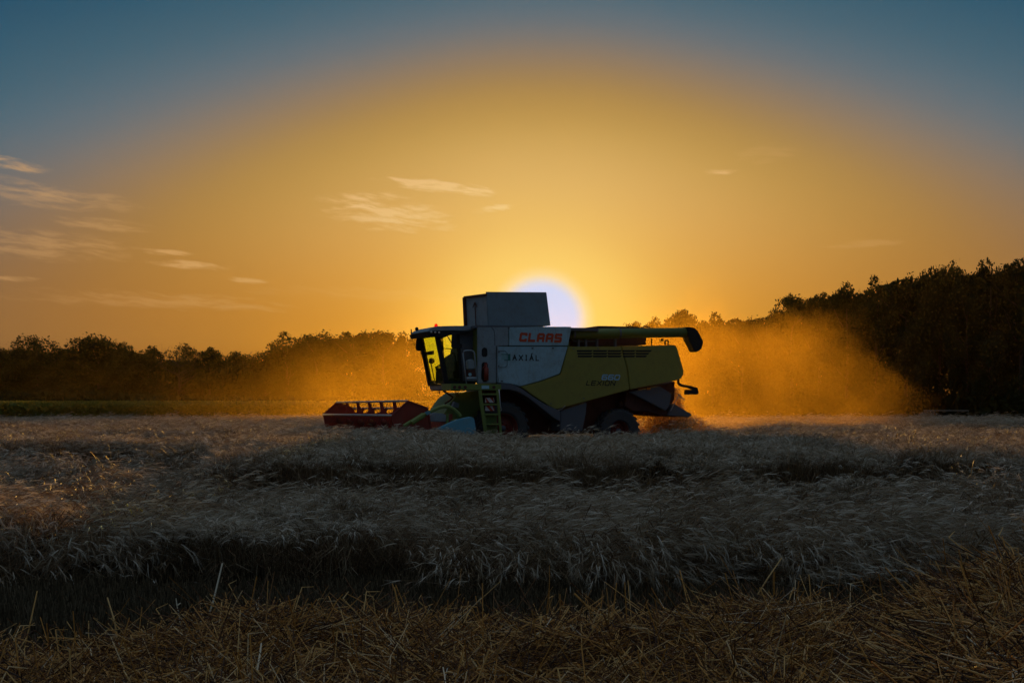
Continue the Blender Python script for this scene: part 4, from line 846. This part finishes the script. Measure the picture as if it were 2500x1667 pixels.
# green crop strip far left ------------------------------------------
cropm = plant('crop_leaf', [(.11, .13, .02), (.20, .22, .03), (.30, .29, .05)], .45)
def crop_plant(seed):
    r = np.random.default_rng(seed); n = 150; P = np.stack([r.uniform(-.6, .6, n), r.uniform(-.5, .5, n), 2.05*r.uniform(.02, 1, n)**.7], 1)
    me = np_mesh('crop', leaf_quads(P, .2, r), 4, r.uniform(0, 1, n)*.7+.3*(P[:, 2]/2.1)); me.materials.append(cropm); return me
n = 5200; y = rng.uniform(111, 124, n); x = rng.uniform(-.43, -.02, n)*y
scatter('green_crop', 'low strip of tall green crop along the far edge of the field, left half', 'crop', np.stack([x, y, 0*x], 1), np.stack([0*x, 0*x, rng.uniform(0, 6.28, n)], 1), np.stack([1+0*x, 1+0*x, rng.uniform(.88, 1.04, n)], 1), rng.integers(0, 4, n), [crop_plant(i) for i in range(4)])
# straw blown out behind the machine and the heap under it ------------
def spray(name, label, P, size, seed, mat=strawm):
    r = random.Random(seed); C = []
    for p_ in P:
        a = r.uniform(0, 6.28); t = r.gauss(0, .7); L = size*r.uniform(.4, 1.4); d = np.array([math.cos(a)*math.cos(t), math.sin(a)*math.cos(t), math.sin(t)])*L/2
        C.append(([p_-d, p_+d], [.006, .005], r.uniform(.35, 1)))
    o = link(name, tubes(name, C, mat)); tag(o, label, 'straw', kind='stuff'); return o
def LW(u, v, z): return np.array([OX+u*CO-v*SN, OY+u*SN+v*CO, z])
P = []
for i in range(2600):    # ragged straw hanging at the discharge
    a = S(*(lambda t, s_: (1640+t*24+s_*10, 945+t*68))(random.random(), random.random()**1.6), -.9); P.append(LW(a[0], random.uniform(-1.1, 1.0), a[1]))
for i in range(9000):    # heap falling away behind the machine
    py_ = 1016+66*random.random()**.7; h_ = py_-1016; px_ = random.uniform(1652-h_*.95, 1684+h_*1.6)
    a = S(px_, py_+random.gauss(0, 2), -.6); P.append(LW(a[0], random.uniform(-1.3, 1.3), max(.02, a[1])))
spray('straw_discharge', 'straw pouring from the back of the harvester onto the ground behind it', P, .14, 3)
P = []
for i in range(7000):
    px_ = random.uniform(1545, 1665); py_ = random.uniform(1004, 1075); a = S(px_, py_, .2); P.append(LW(a[0], random.uniform(-.8, 1.5), max(.02, a[1])))
spray('flying_chaff', 'bits of chaff in the golden gap between rear wheel and straw stream', P, .035, 4)
# pale rail at the foot of the right wood
b = MB(); p0 = G(2255, 1002, 112); p1 = G(2365, 1002, 110); b.tube([p0, p1], .028, 8)
for t in (0.01, .99): q0 = Vector(p0).lerp(Vector(p1), t); b.tube([(q0.x, q0.y, 0), tuple(q0)], .008, 6)
o = b.build('metal_rail', plain('pale_metal', (.30, .36, .33), .6)); tag(o, 'thin pale horizontal rail at the foot of the dark wood on the right', 'rail')

# ================================================================== AIR
def dust(name, label, box, dens_fn, color, aniso, steps=1.0):
    x0, x1, y0, y1, z0, z1 = box; b = MB(); b.box(x0, x1, y0, y1, z0, z1)
    m = bpy.data.materials.new(name); m.use_nodes = True; nt = m.node_tree; nt.nodes.clear()
    o = nt.nodes.new('ShaderNodeOutputMaterial'); pv = nt.nodes.new('ShaderNodeVolumePrincipled'); nt.links.new(pv.outputs[0], o.inputs['Volume'])
    pv.inputs['Color'].default_value = color+(1,); pv.inputs['Anisotropy'].default_value = aniso
    if isinstance(dens_fn, (int, float)): pv.inputs['Density'].default_value = dens_fn
    else:
        tc = nt.nodes.new('ShaderNodeTexCoord'); sp = nt.nodes.new('ShaderNodeSeparateXYZ'); nt.links.new(tc.outputs['Object'], sp.inputs[0])
        def noise(scale, detail=3.0):
            n = nd(nt, 'ShaderNodeTexNoise', Scale=scale, Detail=detail, Roughness=.55); nt.links.new(tc.outputs['Object'], n.inputs['Vector']); return X(nt, n.outputs[0])
        nt.links.new(dens_fn(*(X(nt, sp.outputs[i]) for i in range(3)), noise).v, pv.inputs['Density'])
    ob = b.build(name, m); tag(ob, label, 'dust', kind='stuff'); return ob
def plume(x, y, z, noise):      # thrown up behind the machine, thick at the outlet, thinning right and upward
    n1 = noise(.38, 4.0); n2 = noise(1.1, 4.0)
    top = (5.0-(x-12.3).max(0.0)*1.15)+(n1-.5)*3.6+(n2-.5)*2.2
    edge = (top-z).smooth(0, .9)*(x-4.6).smooth(0, .8)*(y-43.4).smooth(0, 1.5)*(1.0-(y-56.0).smooth(-1.5, 2.5))
    return edge*(n1.smooth(.38, .60)*1.1+n2.smooth(.42, .62)*.45+.06)*(1.0-(x-6.0).smooth(0, 11)*.35)*(1.0+(1.8-z).max(0.0)*.3)*.021
dust('dust_plume', 'orange lit dust plume hanging behind the harvester on the right', (4.4, 19.5, 43, 59, .02, 8), plume, (.62, .36, .05), .6)
def veil(x, y, z, noise):       # older dust drifting left, behind the machine
    n1 = noise(.16, 4.0)
    edge = (8.6+(n1-.5)*7-z+(x+5.0).min(0.0).max(-14.0)*.30).smooth(0, 5.0)*((x+21.0).smooth(0, 12)*.68+(x+42.0).smooth(0, 26)*.36)*(1.0-(x-9.0).smooth(0, 4.0))
    return edge*(n1.smooth(.25, .75)*.8+.3)*.0045
dust('dust_veil', 'thin golden dust drifting left behind the cab in front of the wood', (-42, 14, 60, 100, .02, 12), veil, (1, .60, .08), .6)
hb = dust('haze', 'faint warm evening haze over the whole field', (-130, 130, -8, 260, -1, 24), .00003, (1, .72, .2), .6)
hb['category'] = 'haze'
for m_ in bpy.data.materials:
    if m_.name.startswith('dust_'): m_.cycles.volume_sampling = 'MULTIPLE_IMPORTANCE'
